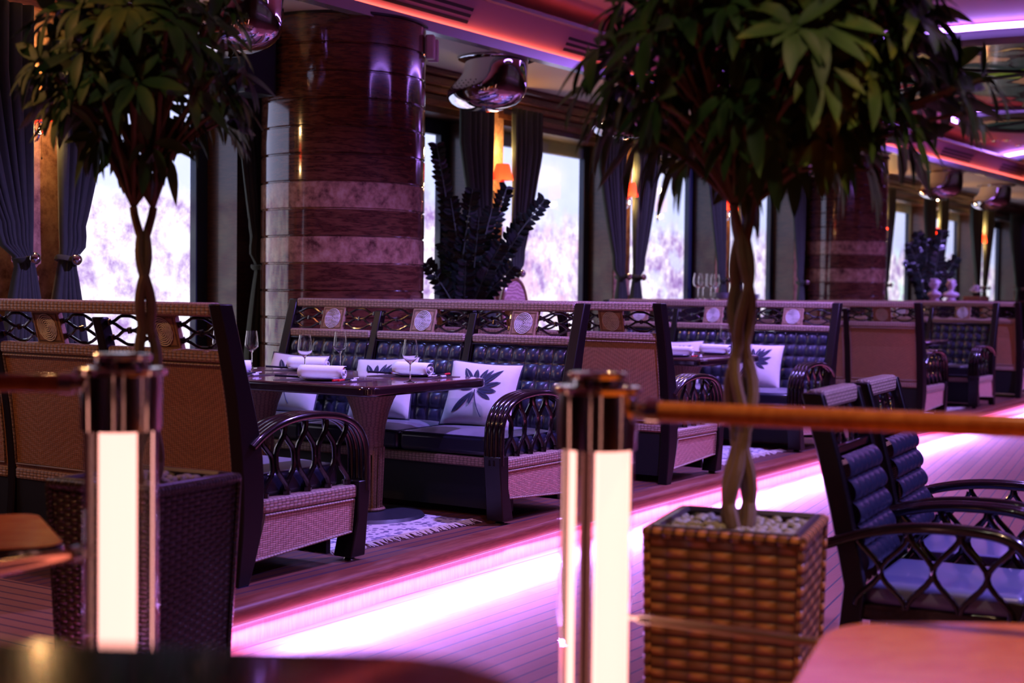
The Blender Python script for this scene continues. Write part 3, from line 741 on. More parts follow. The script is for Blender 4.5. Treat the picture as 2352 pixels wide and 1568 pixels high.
        # tufted leather front of the back
        ny, nz = 7, 5; fy0, fy1, fz0, fz1 = y0+.012, y1-.012, .45, .955
        def tf(u, v):
            z = lerp(fz0, fz1, v); y = lerp(fy0, fy1, u)
            a, b = abs(math.sin(PI*u*ny)), abs(math.sin(PI*v*nz)); h = .026*(a*b)**.45*(.55+.45*max(a, b))
            return (xr(z)-.035+h, y, z)
        m = MB(); m.grid(tf, ny*9, nz*9); m.build('tufted_back', leather, angle=180, **K)
        m = MB(); m.tube([(xr(z)-.012, y, z) for (y, z) in ((fy0-.004, .46), (fy0-.004, .96), (fy1+.004, .96), (fy1+.004, .46))], .006, 6, closed=True); m.build('back_frame', dkwood, **K)
    # seat cushions, front rail, front panel
    for a, b in zip([.05, .80, 1.56], [.795, 1.555, W-.05]):
        def cu_(u, v, zt=.475):
            return None
        m = MB(); m.box((.215, a+.004, .355), (.815, b-.004, .468)); c = m.build('seat_cushion', leather, bevel=.028, seg=4, **K)
        m = MB()
        def tp(u, v, a=a, b=b):
            e = min(1, 5*min(u, 1-u))*min(1, 5*min(v, 1-v)); return (lerp(.235, .797, u), lerp(a+.022, b-.022, v), .4665+.018*e**.5)
        m.grid(tp, 14, 14); m.build('cushion_top', cushion_m, parent=c, mirror=mirror, angle=180)
        m = MB(); P4 = [(.805, a+.014), (.805, b-.014), (.225, b-.014), (.225, a+.014)]
        m.tube([(x, y, .462) for x, y in P4], .005, 6, closed=True); m.build('piping', leather, parent=c, mirror=mirror)
    m = MB(); m.box((.76, .05, .295), (.82, W-.05, .35)); m.build('seat_rail', ratt_strip, bevel=.012, **K)
    m = MB(); m.box((.72, .05, .05), (.75, W-.05, .30)); m.build('front_panel', panel_dark, **K)
    m = MB(); m.box((.2, .05, .30), (.75, W-.05, .352)); m.build('seat_deck', panel_dark, **K)
    # arms
    for (ys, sg) in [(-.025, 1), (W+.025, -1)]:
        arc = smooth_path([(.165, 0, .60), (.24, 0, .648), (.35, 0, .69), (.51, 0, .712), (.68, 0, .705), (.80, 0, .68), (.885, 0, .63), (.935, 0, .55), (.945, 0, .45), (.945, 0, .33)], 5)
        for k in range(4):
            y = ys+sg*(.018+.030*k); m = MB(); m.tube([(p.x-(.006 if k in (0, 3) else 0), y, p.z) for p in arc], .0185, 10)
            m.build('arm_rail', dkwood, **K)
        yc = ys+sg*.062
        m = MB(); m.prism([(.82, .02), (.925, .02), (.945, .20), (.965, .38), (.875, .38), (.87, .20)] , yc-.055, yc+.055); m.build('front_leg', dkwood2, bevel=.006, **K)
        m = MB(); m.lathe([(.026, 0), (.028, .006), (.014, .022)], 12, c=(.875, yc, -.0)); m.build('foot', chrome_b, **K)
        m = MB(); m.box((.235, yc-.042, .30), (.88, yc+.042, .362)); m.build('arm_strip', ratt_strip, bevel=.012, **K)
        q = [(xr(.105)-.01, .095), (.85, .135), (.87, .30), (.245, .30)]
        m = MB(); m.prism(q, yc-.03, yc+.03); m.build('side_panel', ratt_side, smooth=False, **K)
        m = MB()
        yy = yc-sg*.034
        m.tube([(q[0][0]+.005, yy, q[0][1]+.006), (q[1][0]-.004, yy, q[1][1]+.006), (q[2][0]-.006, yy, q[2][1]-.008), (q[3][0]+.006, yy, q[3][1]-.008)], .0065, 6, closed=True)
        m.build('cord_border', cord_m, **K)
        m = MB(); n = 4; x0 = .285; pit = .142
        ztop = lambda x: interp([(p.x, p.z-.018) for p in arc[:36]], x)
        for k in range(n+1):
            xb = x0+pit*k
            for s in (-1, 1):
                if (k == 0 and s < 0) or (k == n and s > 0): continue
                zt = max(.5, ztop(min(xb-.01, .80)))
                pts = []
                for j in range(13):
                    t = j/12; b = .5-.5*math.cos(2*PI*t); b = b*b*(3-2*b)
                    pts.append((xb-.02*t+s*pit*.5*b*.93, yc+s*.006, lerp(.36, zt, t)))
                m.tube(pts, .0125, 8)
            m.tube([(xb, yc, .36), (xb, yc, .385)], .02, 8)
        m.build('arm_lattice', dkwood, **K)
    return r
sofaR = make_sofa(False); sofaL = make_sofa(True)
Y0 = 4.28
SOFAS = [(sofaR, 4.37, 0, 'nearest rattan-backed sofa at left, seen from behind with its carved arm'), (sofaL, 7.42, 0, 'black tufted sofa facing us across the laid table, with three leaf cushions'),
         (sofaR, 8.46, .02, 'rattan-backed sofa seen from behind, right of the laid table booth'), (sofaL, 11.90, .05, 'black tufted sofa with one leaf cushion, behind the big tree trunk'),
         (sofaR, 14.35, .10, 'rattan-backed sofa seen from behind, above the two armchairs'), (sofaL, 17.50, .12, 'distant tufted sofa without cushions, near the right edge'),
         (sofaR, 18.62, .14, 'farthest rattan-backed sofa, cut by the right edge')]
used = set()
for proto, x, dy, lab in SOFAS:
    o = proto if proto.name not in used else copy_tree(proto); used.add(proto.name)
    o.location = (x, Y0+dy, DZ); tag(o, lab, 'sofa', 'banquette sofas along the dais')

# ------------------------------------------------------------------ cushions with leaf print
def pillow_surf(u, v, w=.46, h=.42, t=.075):   # u,v in -1..1
    e = ((1-abs(u)**2.6)*(1-abs(v)**2.6)); e = max(e, 0)**.55
    k = 1-.07*(1-abs(u)**2)*abs(v)**3; kk = 1-.07*(1-abs(v)**2)*abs(u)**3
    return Vector((u*w/2*kk, v*h/2*k, t*e))
LEAVES = [(95, .50, .10), (70, .56, .085), (58, .62, .07), (45, .78, .095), (22, .60, .085), (0, .48, .10), (-28, .42, .08), (122, .62, .12), (150, .50, .09), (-130, .74, .10), (-105, .34, .07), (178, .40, .07)]
def make_pillow():
    r = empty('throw_pillow', (0, 0, 0))
    m = MB()
    for s in (1, -1):
        def f(a, b): p = pillow_surf(a*2-1, b*2-1); wr = .003*math.sin(9*a+4*b)*math.sin(7*b); return (p.x, p.y, s*(p.z+(wr if p.z > .01 else 0)))
        q = MB(); q.grid(f, 24, 24)
        if s < 0: q.f = [t[::-1] for t in q.f]
        m.add([tuple(v) for v in q.v], q.f)
    m.build('cover', pillow_m, r, angle=180)
    m = MB(); pts = []
    N = 16
    for (a, b, c, d) in [(-1, -1, 1, -1), (1, -1, 1, 1), (1, 1, -1, 1), (-1, 1, -1, -1)]:
        for k in range(N): t = k/N; p = pillow_surf(lerp(a, c, t), lerp(b, d, t)); pts.append((p.x, p.y, 0))
    m.tube(pts, .005, 6, closed=True); m.build('piping', piping_m, r)
    m = MB(); cx, cy = -.08, .02
    for (ang, L, wd) in LEAVES:
        a = math.radians(ang); ax, ay = math.cos(a), math.sin(a); N = 10; vs = []
        for k in range(N+1):
            t = k/N; hw = wd*math.sin(PI*t**1.15)**.8 if 0 < t < 1 else 0
            l = .06+t*L*1.12
            for s in (-1, -.1, .1, 1):
                if True:
                    ux, vy = cx+ax*l-ay*s*hw*.8, cy+(ay*l+ax*s*hw*.8)*1.05
                    ux = max(-.97, min(.97, ux)); vy = max(-.97, min(.97, vy))
                    p = pillow_surf(ux, vy); vs.append((p.x, p.y, p.z+.0035))
        fs = []
        for k in range(N):
            o = k*4; fs += [(o, o+1, o+5, o+4), (o+2, o+3, o+7, o+6)]
        m.add(vs, fs)
    st = [pillow_surf(cx+.07*t+.10*t*t*2, cy-.75*t*1.05) for t in [k/8 for k in range(9)]]
    m.tube([(p.x, p.y, p.z+.003) for p in st], .0028, 4)
    m.build('leaf_print', print_m, r)
    return r
pil0 = make_pillow(); first = True
def place_pillow(x, y, z, facing, tilt, roll, lab):
    global first
    o = pil0 if first else copy_tree(pil0); first = False
    o.location = (x, y, z)
    # pillow local z -> facing direction (tilted upward), local y -> up
    fz = Vector((facing[0], facing[1], 0)).normalized(); n = (fz*math.cos(tilt)+Vector((0, 0, 1))*math.sin(tilt)).normalized()
    up = (Vector((0, 0, 1))-n*n.z).normalized(); xx = up.cross(n)
    R = Matrix((xx, up, n)).transposed().to_4x4() @ Matrix.Rotation(roll, 4, 'Z')
    o.rotation_euler = R.to_euler(); tag(o, lab, 'cushion', 'leaf-print cushions on the sofas')
PZ = DZ+.47+.185
place_pillow(7.42-.36, 4.80, PZ+.01, (-1, -.25), .42, -.05, 'pale cushion with dark leaf print at the open end of the tufted sofa')
place_pillow(7.42-.36, 5.55, PZ+.01, (-1, -.1), .42, .06, 'pale leaf cushion in the middle of the sofa, behind the table top')
place_pillow(7.42-.36, 6.30, PZ+.01, (-1, -.1), .42, -.03, 'pale leaf cushion at the far end of the sofa, behind wine glasses')
place_pillow(11.90-.38, 4.95, PZ+.01, (-1, -.3), .42, -.05, 'pale leaf cushion on the second booth sofa, right of the tree trunk')
place_pillow(11.90-.36, 5.72, PZ+.01, (-1, -.1), .42, .04, 'pale leaf cushion mostly hidden behind the big tree trunk')
place_pillow(8.46+.38, 5.2, PZ+.01, (1, .1), .42, .0, 'pale cushion peeking out behind the second rattan sofa back')

# ------------------------------------------------------------------ dining tables
def rrect(x0, x1, y0, y1, r, n=6):
    pts = []
    for cx, cy, a0 in [(x1-r, y0+r, -PI/2), (x1-r, y1-r, 0), (x0+r, y1-r, PI/2), (x0+r, y0+r, PI)]:
        for k in range(n+1): a = a0+PI/2*k/n; pts.append((cx+r*math.cos(a), cy+r*math.sin(a)))
    return pts
TZ = .785
def make_table(w=1.12, L=1.72):
    r = empty('dining_table', (0, 0, 0))
    m = MB(); m.prism(rrect(-w/2, w/2, 0, L, .09), TZ-.055, TZ-.003, 'z'); m.build('table_edge', tedge_m, r, bevel=.014, seg=3)
    m = MB(); m.prism(rrect(-w/2+.018, w/2-.018, .018, L-.018, .08), TZ-.004, TZ, 'z'); m.build('tabletop', table_m, r)
    for yc in (.44, L-.44):
        p = empty('pedestal', (0, yc, 0)); p.parent = r
        m = MB(); m.lathe([(.074, .36), (.078, .44), (.086, .52), (.105, .60), (.132, .67), (.165, TZ-.055)], 32, cap=False); m.build('wicker_flare', wick_ped, p)
        m = MB()
        for k in range(12): a = 2*PI*k/12; m.tube([(.055*math.cos(a), .055*math.sin(a), .03), (.07*math.cos(a), .07*math.sin(a), .40)], .016, 6)
        m.tube([(.078*math.cos(a), .078*math.sin(a), .05) for a in [2*PI*k/20 for k in range(20)]], .011, 6, closed=True)
        m.build('rattan_stem', wick_ped, p)
        m = MB(); m.lathe([(.31, 0), (.315, .008), (.30, .028), (.10, .04), (.0001, .04)], 40); m.build('base_disc', noisy('cast_base', (.012, .014, .02), (.03, .03, .045), 40, .45), p)
    return r
tab = make_table(); 
TABS = [(6.30, 4.60, 0, 'dark table laid for four in the nearest booth'), (10.42, 4.66, .02, 'dark laid table in the second booth, left of the tree trunk'), (16.15, 4.72, 0, 'distant dark table in the third booth, right of the rattan sofa back')]
for i, (x, y, rz, lab) in enumerate(TABS):
    o = tab if i == 0 else copy_tree(tab); o.location = (x, y, DZ); tag(o, lab, 'table', 'dining tables in the booths')

# tableware prototypes
def make_glass():
    r = MB(); prof = [(.036, 0), (.036, .0025), (.012, .006), (.0042, .014), (.0036, .04), (.0036, .095), (.008, .103), (.026, .118), (.041, .135), (.043, .15), (.039, .19), (.033, .235),
                      (.0318, .2352), (.0378, .19), (.0418, .15), (.0398, .1355), (.025, .120), (.006, .108), (.0001, .106)]
    r.lathe(prof, 28); return r.build('wine_glass', glass_m, angle=60)
def make_napkin():
    m = MB(); n = 26; vs = []
    def spiral(k):
        t = k/n*3.3*PI; R = .042-.0060*t/PI*1.9; return (R*math.cos(t+1.2), max(-.030, R*.92*math.sin(t+1.2)))
    pts = [spiral(k) for k in range(n+1)]
    for s, yy in ((0, -.11), (1, .11)):
        pass
    def f(u, v): k = u*n; i = int(k); p = pts[min(i, n)]; return (p[0], lerp(-.135, .135, v)+.004*math.sin(5*u), p[1]+.032)
    m.grid(f, n, 8); o = m.build('rolled_napkin', napkin_m, angle=180)
    md = o.modifiers.new('thick', 'SOLIDIFY'); md.thickness = .0035
    return o
def make_plate():
    r = empty('plate', (0, 0, 0)); m = MB(); m.lathe([(.0001, .006), (.07, .006), (.085, .009), (.125, .018), (.127, .016), (.09, .003), (.07, 0), (.0001, 0)], 40, cap=False); m.build('dish', china_m, r)
    m = MB(); m.tube([(.125*math.cos(a), .125*math.sin(a), .0175) for a in [2*PI*k/40 for k in range(40)]], .0022, 5, closed=True); m.build('rim_line', M('blue_rim', (.03, .03, .15), .3), r); return r
def make_mat():
    m = MB(); m.prism(rrect(-.16, .16, -.225, .225, .01, 2), 0, .003, 'z'); return m.build('placemat', mat_m)
def make_stick():
    r = empty('chopstick', (0, 0, 0)); m = MB(); m.tube([(0, -.06, .012), (0, .10, .012)], [.0058, .0058], 6); m.build('shaft', black_m, r)
    m = MB(); m.tube([(0, .08, .012), (0, .15, .012)], [.0062, .0066], 6); m.build('red_end', red_m, r)
    m = MB(); m.tube([(0, -.12, .012), (0, -.06, .012)], [.003, .0045], 6); m.build('pale_tip', china_m, r); return r
def make_spoon():
    r = empty('spoon', (0, 0, 0)); m = MB(); m.tube(smooth_path([(0, -.04, .010), (0, .04, .016), (0, .10, .02)]), .0045, 6, squash=1.6); m.build('handle', black_m, r)
    m = MB()
    m.grid(lambda u, v: ((u-.5)*.036*math.sin(PI*min(.97, .06+v*.94))**.6, -.10+.06*v, .004+.010*((2*u-1)**2)+.002), 6, 8); q = m.build('bowl', red_m, r); q.modifiers.new('t', 'SOLIDIFY').thickness = .002
    return r
def make_rest():
    m = MB(); m.box((-.03, -.014, 0), (.03, .014, .012)); return m.build('chopstick_rest', china_m, bevel=.004)
protos = {}
def put(kind, maker, x, y, z, rz, lab, cat, group):
    if kind not in protos: o = maker(); protos[kind] = o
    else: o = copy_tree(protos[kind])
    o.location = (x, y, z); o.rotation_euler = (0, 0, rz); tag(o, lab, cat, group); return o
T = DZ+TZ
def setting(px_, py_, side, tbl, who, glass=True, rot=0.0):
    # side -1: guest sits at low x, +1: high x
    put('mat', make_mat, px_, py_, T, 0, 'dark placemat %s %s' % (who, tbl), 'placemat', 'placemats on the booth tables')
    put('plate', make_plate, px_+.0, py_, T+.003, 0, 'white blue-rimmed plate %s %s' % (who, tbl), 'plate', 'plates on the booth tables')
    put('napkin', make_napkin, px_, py_, T+.012, rot, 'rolled white napkin %s %s' % (who, tbl), 'napkin', 'rolled napkins on the plates')
    s = -side
    for k, dx in enumerate((.0, .022)):
        put('stick', make_stick, px_+dx-.02, py_-.19, T+.006, side*PI/2+PI/2+PI*.55+.12*k, ('left' if k else 'right')+' chopstick %s %s' % (who, tbl), 'chopstick', 'red-ended chopsticks')
    put('rest', make_rest, px_+.03, py_-.185, T+.003, .2, 'chopstick rest %s %s' % (who, tbl), 'chopstick rest', 'chopstick rests')
    put('spoon', make_spoon, px_-.05, py_+.175, T+.005, .9, 'red and black spoon %s %s' % (who, tbl), 'spoon', 'red and black spoons')
tn = 'on the nearest booth table'
setting(5.98, 5.12, -1, tn, 'nearest the camera', rot=.25)
setting(6.62, 4.98, 1, tn, 'at the right corner', rot=-.1)
setting(6.00, 5.86, -1, tn, 'at the left, behind the sofa post', rot=.9)
setting(6.62, 5.78, 1, tn, 'at the back left', rot=.15)
G = 'wine glasses on the booth tables'
for (gx, gy, lab) in []: pass
def glass_px(px, py, lab, g=G, z=T, kind='glass'):
    p = world_at(px, py, z=z); return put(kind, make_glass, p.x, p.y, z, random.random(), lab, 'wine glass', g)
glass_px(942, 878, 'clear wine glass standing nearest the right corner of the laid table')
glass_px(700, 861, 'clear wine glass just left of the nearest rolled napkin')
glass_px(781, 847, 'clear wine glass right behind the nearest rolled napkin')
glass_px(578, 845, 'clear wine glass beside the post of the near left sofa')
glass_px(503, 838, 'clear wine glass seen through the lattice of the near left sofa')
tn = 'on the second booth table'
setting(10.12, 5.02, -1, tn, 'nearest', rot=.2); setting(10.76, 4.98, 1, tn, 'at the right', rot=-.1); setting(10.10, 5.80, -1, tn, 'at the far left', rot=.5); setting(10.76, 5.74, 1, tn, 'at the far right')
glass_px(1522, 806, 'wine glass behind the post of the second rattan sofa'); glass_px(1664, 812, 'wine glass just left of the big tree trunk'); glass_px(1368, 792, 'wine glass seen through the second sofa lattice'); glass_px(1493, 795, 'wine glass between lattice and post of the second rattan sofa')
tn = 'on the third booth table'
put('napkin', make_napkin, 15.9, 5.1, T, .2, 'tiny distant rolled napkin on the third booth table', 'napkin', 'rolled napkins on the plates')

# rugs
def rug(x0, x1, y0, y1, lab):
    r = empty('rug', ((x0+x1)/2, (y0+y1)/2, DZ), 0, lab, 'rug', 'fringed rugs under the booth tables')
    w, h = (x1-x0)/2, (y1-y0)/2
    m = MB(); m.grid(lambda u, v: ((2*u-1)*w, (2*v-1)*h, .009+.002*math.sin(u*9)*math.sin(v*8)), 20, 24); c = m.build('pile', rug_m, r); c.modifiers.new('t', 'SOLIDIFY').thickness = .008
    m = MB(); n = int(w*2/.012)
    for k in range(n):
        x = -w+.006+k*.012; d = random.uniform(-.02, .02); l = random.uniform(.05, .09)
        m.tube([(x, -h+.01, .008), (x+d*.4, -h-l*.5, .012+random.random()*.006), (x+d, -h-l, .005)], [.004, .0045, .0025], 4)
    m.build('fringe', fringe_m, r)
rug(5.28, 6.52, 4.50, 6.35, 'worn lilac-grey patterned rug with pale fringe under the nearest table')
rug(9.75, 11.0, 4.52, 6.35, 'pale fringed rug under the second booth table')
rug(15.3, 16.7, 4.60, 6.4, 'pale fringed rug under the third booth table')

# ------------------------------------------------------------------ light posts of the balustrade and rails
def post(x, y, rz, panels, lab, zt):
    r = empty('light_post', (x, y, 0), rz, lab, 'light post', 'glowing light posts of the balustrade'); R = .088
    m = MB(); m.lathe([(.10, 0), (.10, .03), (R, .035), (R, .10)], 40); m.build('base', chrome, r)
    m = MB(); zc = zt-.105
    m.lathe([(R+.002, zc-.065), (R+.003, zc+.02), (R+.003, zt-.045), (R+.014, zt-.043), (R+.016, zt-.032), (R+.006, zt-.028), (.058, zt-.028), (.056, zt-.012), (.068, zt-.010), (.070, zt), (.060, zt+.004), (.0001, zt+.005)], 48); m.build('chrome_collar', chrome_b, r)
    for k in range(8):
        a = 2*PI*k/8; m = MB(); m.lathe([(.006, 0), (.0045, .008), (.0001, .01)], 10, c=(.063*math.cos(a), .063*math.sin(a), zt-.026)); m.build('screw', chrome, r)
    m = MB(); m.lathe([(R-.004, .10), (R-.004, zc-.06)], 40, cap=False); m.lathe([(R-.008, zc-.06), (R-.008, .10)], 40, cap=False); m.build('glass_tube', thin_glass, r)
    for (px_, w, py_) in panels:
        m = MB(); m.prism(rrect(px_-w/2, px_+w/2, py_-.016, py_+.016, .012, 4), .10, zc-.067, 'z'); m.build('light_panel', lamp_core, r)
    m = MB(); m.tube([(-.022, -.0, .10), (-.022, -.0, zc-.06)], .014, 12); m.build('dark_core', M('bronze', (.10, .06, .06), .3, .8), r)
    for a in (.2, PI-.2, PI+.35):
        m = MB(); m.tube([(.074*math.cos(a), .074*math.sin(a), .10), (.074*math.cos(a), .074*math.sin(a), zc-.06)], .006, 8); m.build('rod', chrome, r)
DP = 3.25
ADDED_POSTS = [(-1.95, 3.2), (3.24, 2.16), (-1.3, -.4), (.75, -.9)]  # unseen posts added for warm light on sofas, planters and chrome
p1 = d0*DP + r0*((278-1176)/3267*DP); p2 = d0*DP + r0*((1374-1176)/3267*DP)
zt = 1.47-(822-660)*DP/3267
aim = math.atan2(r0.y, r0.x)
post(p1.x, p1.y, aim-.02, [(.003, .084, -.035)], 'glowing chrome and glass light post at left, one lit panel', zt+.004)
post(p2.x, p2.y, aim, [(-.062, .030, -.01), (.036, .080, -.025)], 'glowing chrome and glass light post at centre, two lit panels', 1.47-(870-670)*DP/3267+.012)
for (la, de), w_ in zip(ADDED_POSTS, ('far left of the picture', 'far right of the picture', 'behind the viewer at left', 'behind the viewer at right')):
    q = d0*de+r0*la; post(q.x, q.y, aim+.4, [(-.062, .030, -.01), (.036, .080, -.025)], 'glowing light post added outside the frame for fill, '+w_, zt)
zr = 1.47-(948-676)*DP/3267
def rail(a, b, rad, mat, name, lab, cat, z0, z1, caps=True):
    r = empty(name, ((a+b)/2).to_tuple()[:2]+(z0,), 0, lab, cat); c = Vector(r.location)
    m = MB(); A = Vector((a.x, a.y, z0))-c; B = Vector((b.x, b.y, z1))-c; m.tube([A, B], rad, 20); m.build('bar', mat, r)
    m = MB(); t = (B-A).normalized(); m.tube([A-t*.0, A+t*.03], rad*1.25, 20); m.tube([A-t*.035, A], rad*.8, 14); m.build('end_socket', chrome, r)
P = lambda px, dep: d0*dep+r0*((px-1176)/3267*dep)
rail(P(1490, DP-.01), d0*2.20+r0*3.12, .024, copper_m, 'handrail', 'glossy orange-brown wooden handrail running right from the centre light post', 'handrail', zr, zr)
rail(P(170, DP), P(-500, DP), .0205, copper_m, 'handrail', 'wooden handrail running left from the left light post', 'handrail', 1.47-(880-656)*DP/3267, 1.47-(880-650)*DP/3267)
rail(P(1478, DP-.01), P(2300, 2.86), .0095, M('chrome_cream_lit', (.85, .68, .45), .28, 1.0), 'lower_rail', 'thin chrome rail below the handrail, in front of the brown planter', 'rail', 1.47-(1428-676)*DP/3267, 1.47-(1428-676)*DP/3267)  # chrome tinted brass to stand in for reflected cream light
rail(P(178, DP), P(-500, 2.6), .016, M('lower_rail_metal', (.5, .22, .15), .15, .8), 'lower_rail', 'lower rail left of the left light post', 'rail', 1.47-(1275-656)*DP/3267, 1.47-(1275-656)*DP/3267+.02)

# ------------------------------------------------------------------ potted trees
def leaf(m, base, dir_, up, L, wd, droop, mi=0):
    d = dir_.normalized(); s = d.cross(up)
    if s.length < .01: s = Vector((1, 0, 0))
    s.normalize(); N = 6; vs = []; p = base.copy(); cur = d.copy()
    for k in range(N+1):
        t = k/N; w = wd*math.sin(PI*min(1, .04+t*.96)**.85)**.85*(1 if t < .99 else 0); nrm = s.cross(cur)
        vs += [p-s*w+nrm*w*.25, p, p+s*w+nrm*w*.25]
        cur = (cur+Vector((0, 0, -1))*droop/N).normalized(); p = p+cur*(L/N)
    fs = []
    for k in range(N): o = k*3; fs += [(o, o+1, o+4, o+3), (o+1, o+2, o+5, o+4)]
    m.add(vs, fs, mi=mi)
def potted_tree(cx, cy, side, ph, wmat, lab, seed, trunk_top, crown, ncl, ll, rz):
    rng = random.Random(seed)
    r = empty('potted_tree', (cx, cy, 0), rz, lab, 'potted tree', 'braided trees in square wicker planters')
    b, t = side*(.43 if wmat == wicker_dark else .47), side*.5
    m = MB(); N = 1
    def ring(h, s): return [(-s, -s, h), (s, -s, h), (s, s, h), (-s, s, h)]
    A, B = ring(0, b), ring(ph-.02, t)
    for k in range(4):
        q = [A[k], A[(k+1) % 4], B[(k+1) % 4], B[k]]; L0, L1 = 2*b, 2*t
        m.add(q, [(0, 1, 2, 3)], [[(-b+k, 0), (b+k, 0), (t+k, ph), (-t+k, ph)]])
    m.build('planter', wmat, r, smooth=False)
    m = MB()
    for k in range(4): a = ring(ph-.018, t)[k]; c = ring(ph-.018, t)[(k+1) % 4]; m.tube([a, c], .016, 8)
    for k in range(4): m.tube([A[k], B[k]], .012, 6)
    m.build('planter_rim', wmat, r)
    m = MB()
    for k in range(4): a = ring(ph-.01, t-.02)[k]; c = ring(ph-.01, t-.02)[(k+1) % 4]; m.tube([a, c], .013, 6)
    m.build('inner_liner', soil_m, r)
    m = MB(); s = t-.02; m.box((-s, -s, ph-.09), (s, s, ph-.045))
    for k in range(420):
        x, y = rng.uniform(-s, s), rng.uniform(-s, s); q = rng.uniform(.010, .019); z = ph-.030+rng.uniform(-.01, .012)
        h = rng.random()*PI; e1 = Vector((math.cos(h), math.sin(h), 0)); e2 = Vector((-math.sin(h), math.cos(h), 0)); vs = []
        for (zz, rr) in ((-.7, .5), (-.2, 1), (.35, .85), (.75, .35)):
            for j in range(6): a = 2*PI*j/6; vs.append(Vector((x, y, z+zz*q*.7))+(e1*math.cos(a)*1.3+e2*math.sin(a)*.9)*q*rr)
        fs = [(i*6+j, i*6+(j+1) % 6, (i+1)*6+(j+1) % 6, (i+1)*6+j) for i in range(3) for j in range(6)]+[tuple(range(18, 24))]
        m.add(vs, fs)
    o = m.build('pebbles', peb_m, r); o['kind'] = 'stuff'
    # braided trunk
    m = MB(); z0 = ph-.06; nb = 4
    tips = []
    Rm = Matrix.Rotation(-rz, 4, 'Z')
    for k in range(nb):
        pts = []; rad = []
        n = 40
        for j in range(n+1):
            t_ = j/n; z = lerp(z0, trunk_top, t_); a = 2*PI*k/nb+t_*2*PI*1.15*(1 if k % 2 else -1); w = .026*abs(math.sin(t_*PI*3.2+.4))+.011
            pts.append(Vector((w*math.cos(a), w*math.sin(a), z))+Vector((.015*math.sin(t_*5), 0, 0))); rad.append(lerp(.023, .014, t_))
        m.tube(pts, rad, 8); tips.append((pts[-1], k))
    # crown: clusters in an ellipsoid; crown = (cx,cy,cz, rx,ry,rz) local, in camera aligned axes
    (ox, oz, rx, rd, rh) = crown
    ax = Rm @ r0; bx = Rm @ d0
    C = ax*ox+Vector((0, 0, oz)); cl = []
    for i in range(ncl):
        while True:
            u, v, w = rng.uniform(-1, 1), rng.uniform(-1, 1), rng.uniform(-1, 1); q = u*u+v*v+w*w
            if q < 1 and (q > .20 or rng.random() < .3): break
        p = C+ax*u*rx+bx*v*rd+Vector((0, 0, w*rh-(u*u*.18*rh)))
        cl.append(p)
        if i % 2 == 0:
            b0 = tips[i % nb][0]; mid = b0.lerp(p, .5)+Vector((0, 0, .05)); m.tube(smooth_path([b0, mid, p], 4), [.007]*9, 5, cap=False)
    m.build('braided_trunk', bark_m, r)
    m = MB()
    for p in cl:
        out = (p-C); out.z *= .5; out.normalize(); n = rng.randint(5, 7); a0 = rng.random()*6
        tilt = (Vector((0, 0, .6))+out*.8).normalized(); e1 = tilt.orthogonal().normalized(); e2 = tilt.cross(e1)
        for k in range(n):
            a = a0+2*PI*k/n; d = (e1*math.cos(a)+e2*math.sin(a)+tilt*.10+out*.35); L = ll*rng.uniform(.7, 1.25)
            st = p+d.normalized()*.02
            leaf(m, st, d, tilt, L, L*.145, rng.choice((.3, .8, 1.3, 1.9, 2.3)))
    m.build('foliage', leaf_m, r, angle=180)
    return r
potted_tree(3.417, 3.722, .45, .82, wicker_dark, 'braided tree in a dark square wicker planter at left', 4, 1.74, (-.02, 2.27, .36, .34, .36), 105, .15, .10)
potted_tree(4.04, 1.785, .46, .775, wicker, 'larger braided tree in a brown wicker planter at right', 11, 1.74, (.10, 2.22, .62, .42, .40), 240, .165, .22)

# ------------------------------------------------------------------ fern-like potted plants behind the sofas
def zz_plant(cx, cy, z0, tips, lab, ll, hz, pot_r=.2):
    rng = random.Random(len(tips)); r = empty('potted_plant', (cx, cy, DZ), 0, lab, 'potted plant')
    m = MB(); m.lathe([(pot_r*.7, 0), (pot_r, .5), (pot_r*.95, .5), (pot_r*.9, .45), (.0001, .45)], 24); m.build('pot', black_m, r)
    m = MB(); L = MB(); c = Vector((cx, cy, DZ))
    for tip in tips:
        b = Vector((rng.uniform(-.08, .08), rng.uniform(-.08, .08), .45)); e = tip-c
        mid = b.lerp(e, .5); mid.z += .12; mid.x = lerp(mid.x, b.x, .35); mid.y = lerp(mid.y, b.y, .35)
        pts = smooth_path([b, mid, e], 12); rad = [lerp(.014, .004, i/(len(pts)-1)) for i in range(len(pts))]
        m.tube(pts, rad, 6)
        n = len(pts); tot = (e-b).length; nl = int(tot*.75/.055); sdv = Vector(((e-b).y, -(e-b).x, 0)); 
        view = Vector((d0.x, d0.y, 0)); 
        for k in range(nl):
            t = .28+.72*k/nl; i = min(n-2, int(t*(n-1))); p = pts[i].lerp(pts[i+1], t*(n-1)-i); tg = (pts[i+1]-pts[i]).normalized()
            side = tg.cross(view).normalized(); side = (side+view*rng.uniform(-.5, .5)).normalized()
            for s in (-1, 1):
                dr = side*s+tg*.55; leaf(L, p, dr, view, ll*rng.uniform(.8, 1.1)*(1-.35*t), ll*.2, .1)
    m.build('stems', stem_m, r); L.build('leaflets', zz_m, r, angle=180)
tips = [world_at(px, py, depth=12.0+dz) for px, py, dz in [(1003, 330, 0), (1252, 456, .0), (1165, 428, .2), (1085, 435, -.2), (978, 602, -.2), (1190, 540, -.3), (1130, 478, .1), (1035, 455, -.1), (1100, 500, -.3),
                                                           (1060, 520, .2), (1150, 560, -.4), (1205, 500, .1), (1020, 560, .3), (1180, 610, -.3), (1070, 600, -.5), (1120, 620, -.4)]]
pb = world_at(1062, 690, depth=12.0)
zz_plant(pb.x, pb.y, 1.4, tips, 'dark fern-like plant with upright feathery stems behind the laid booth', .13, 0)
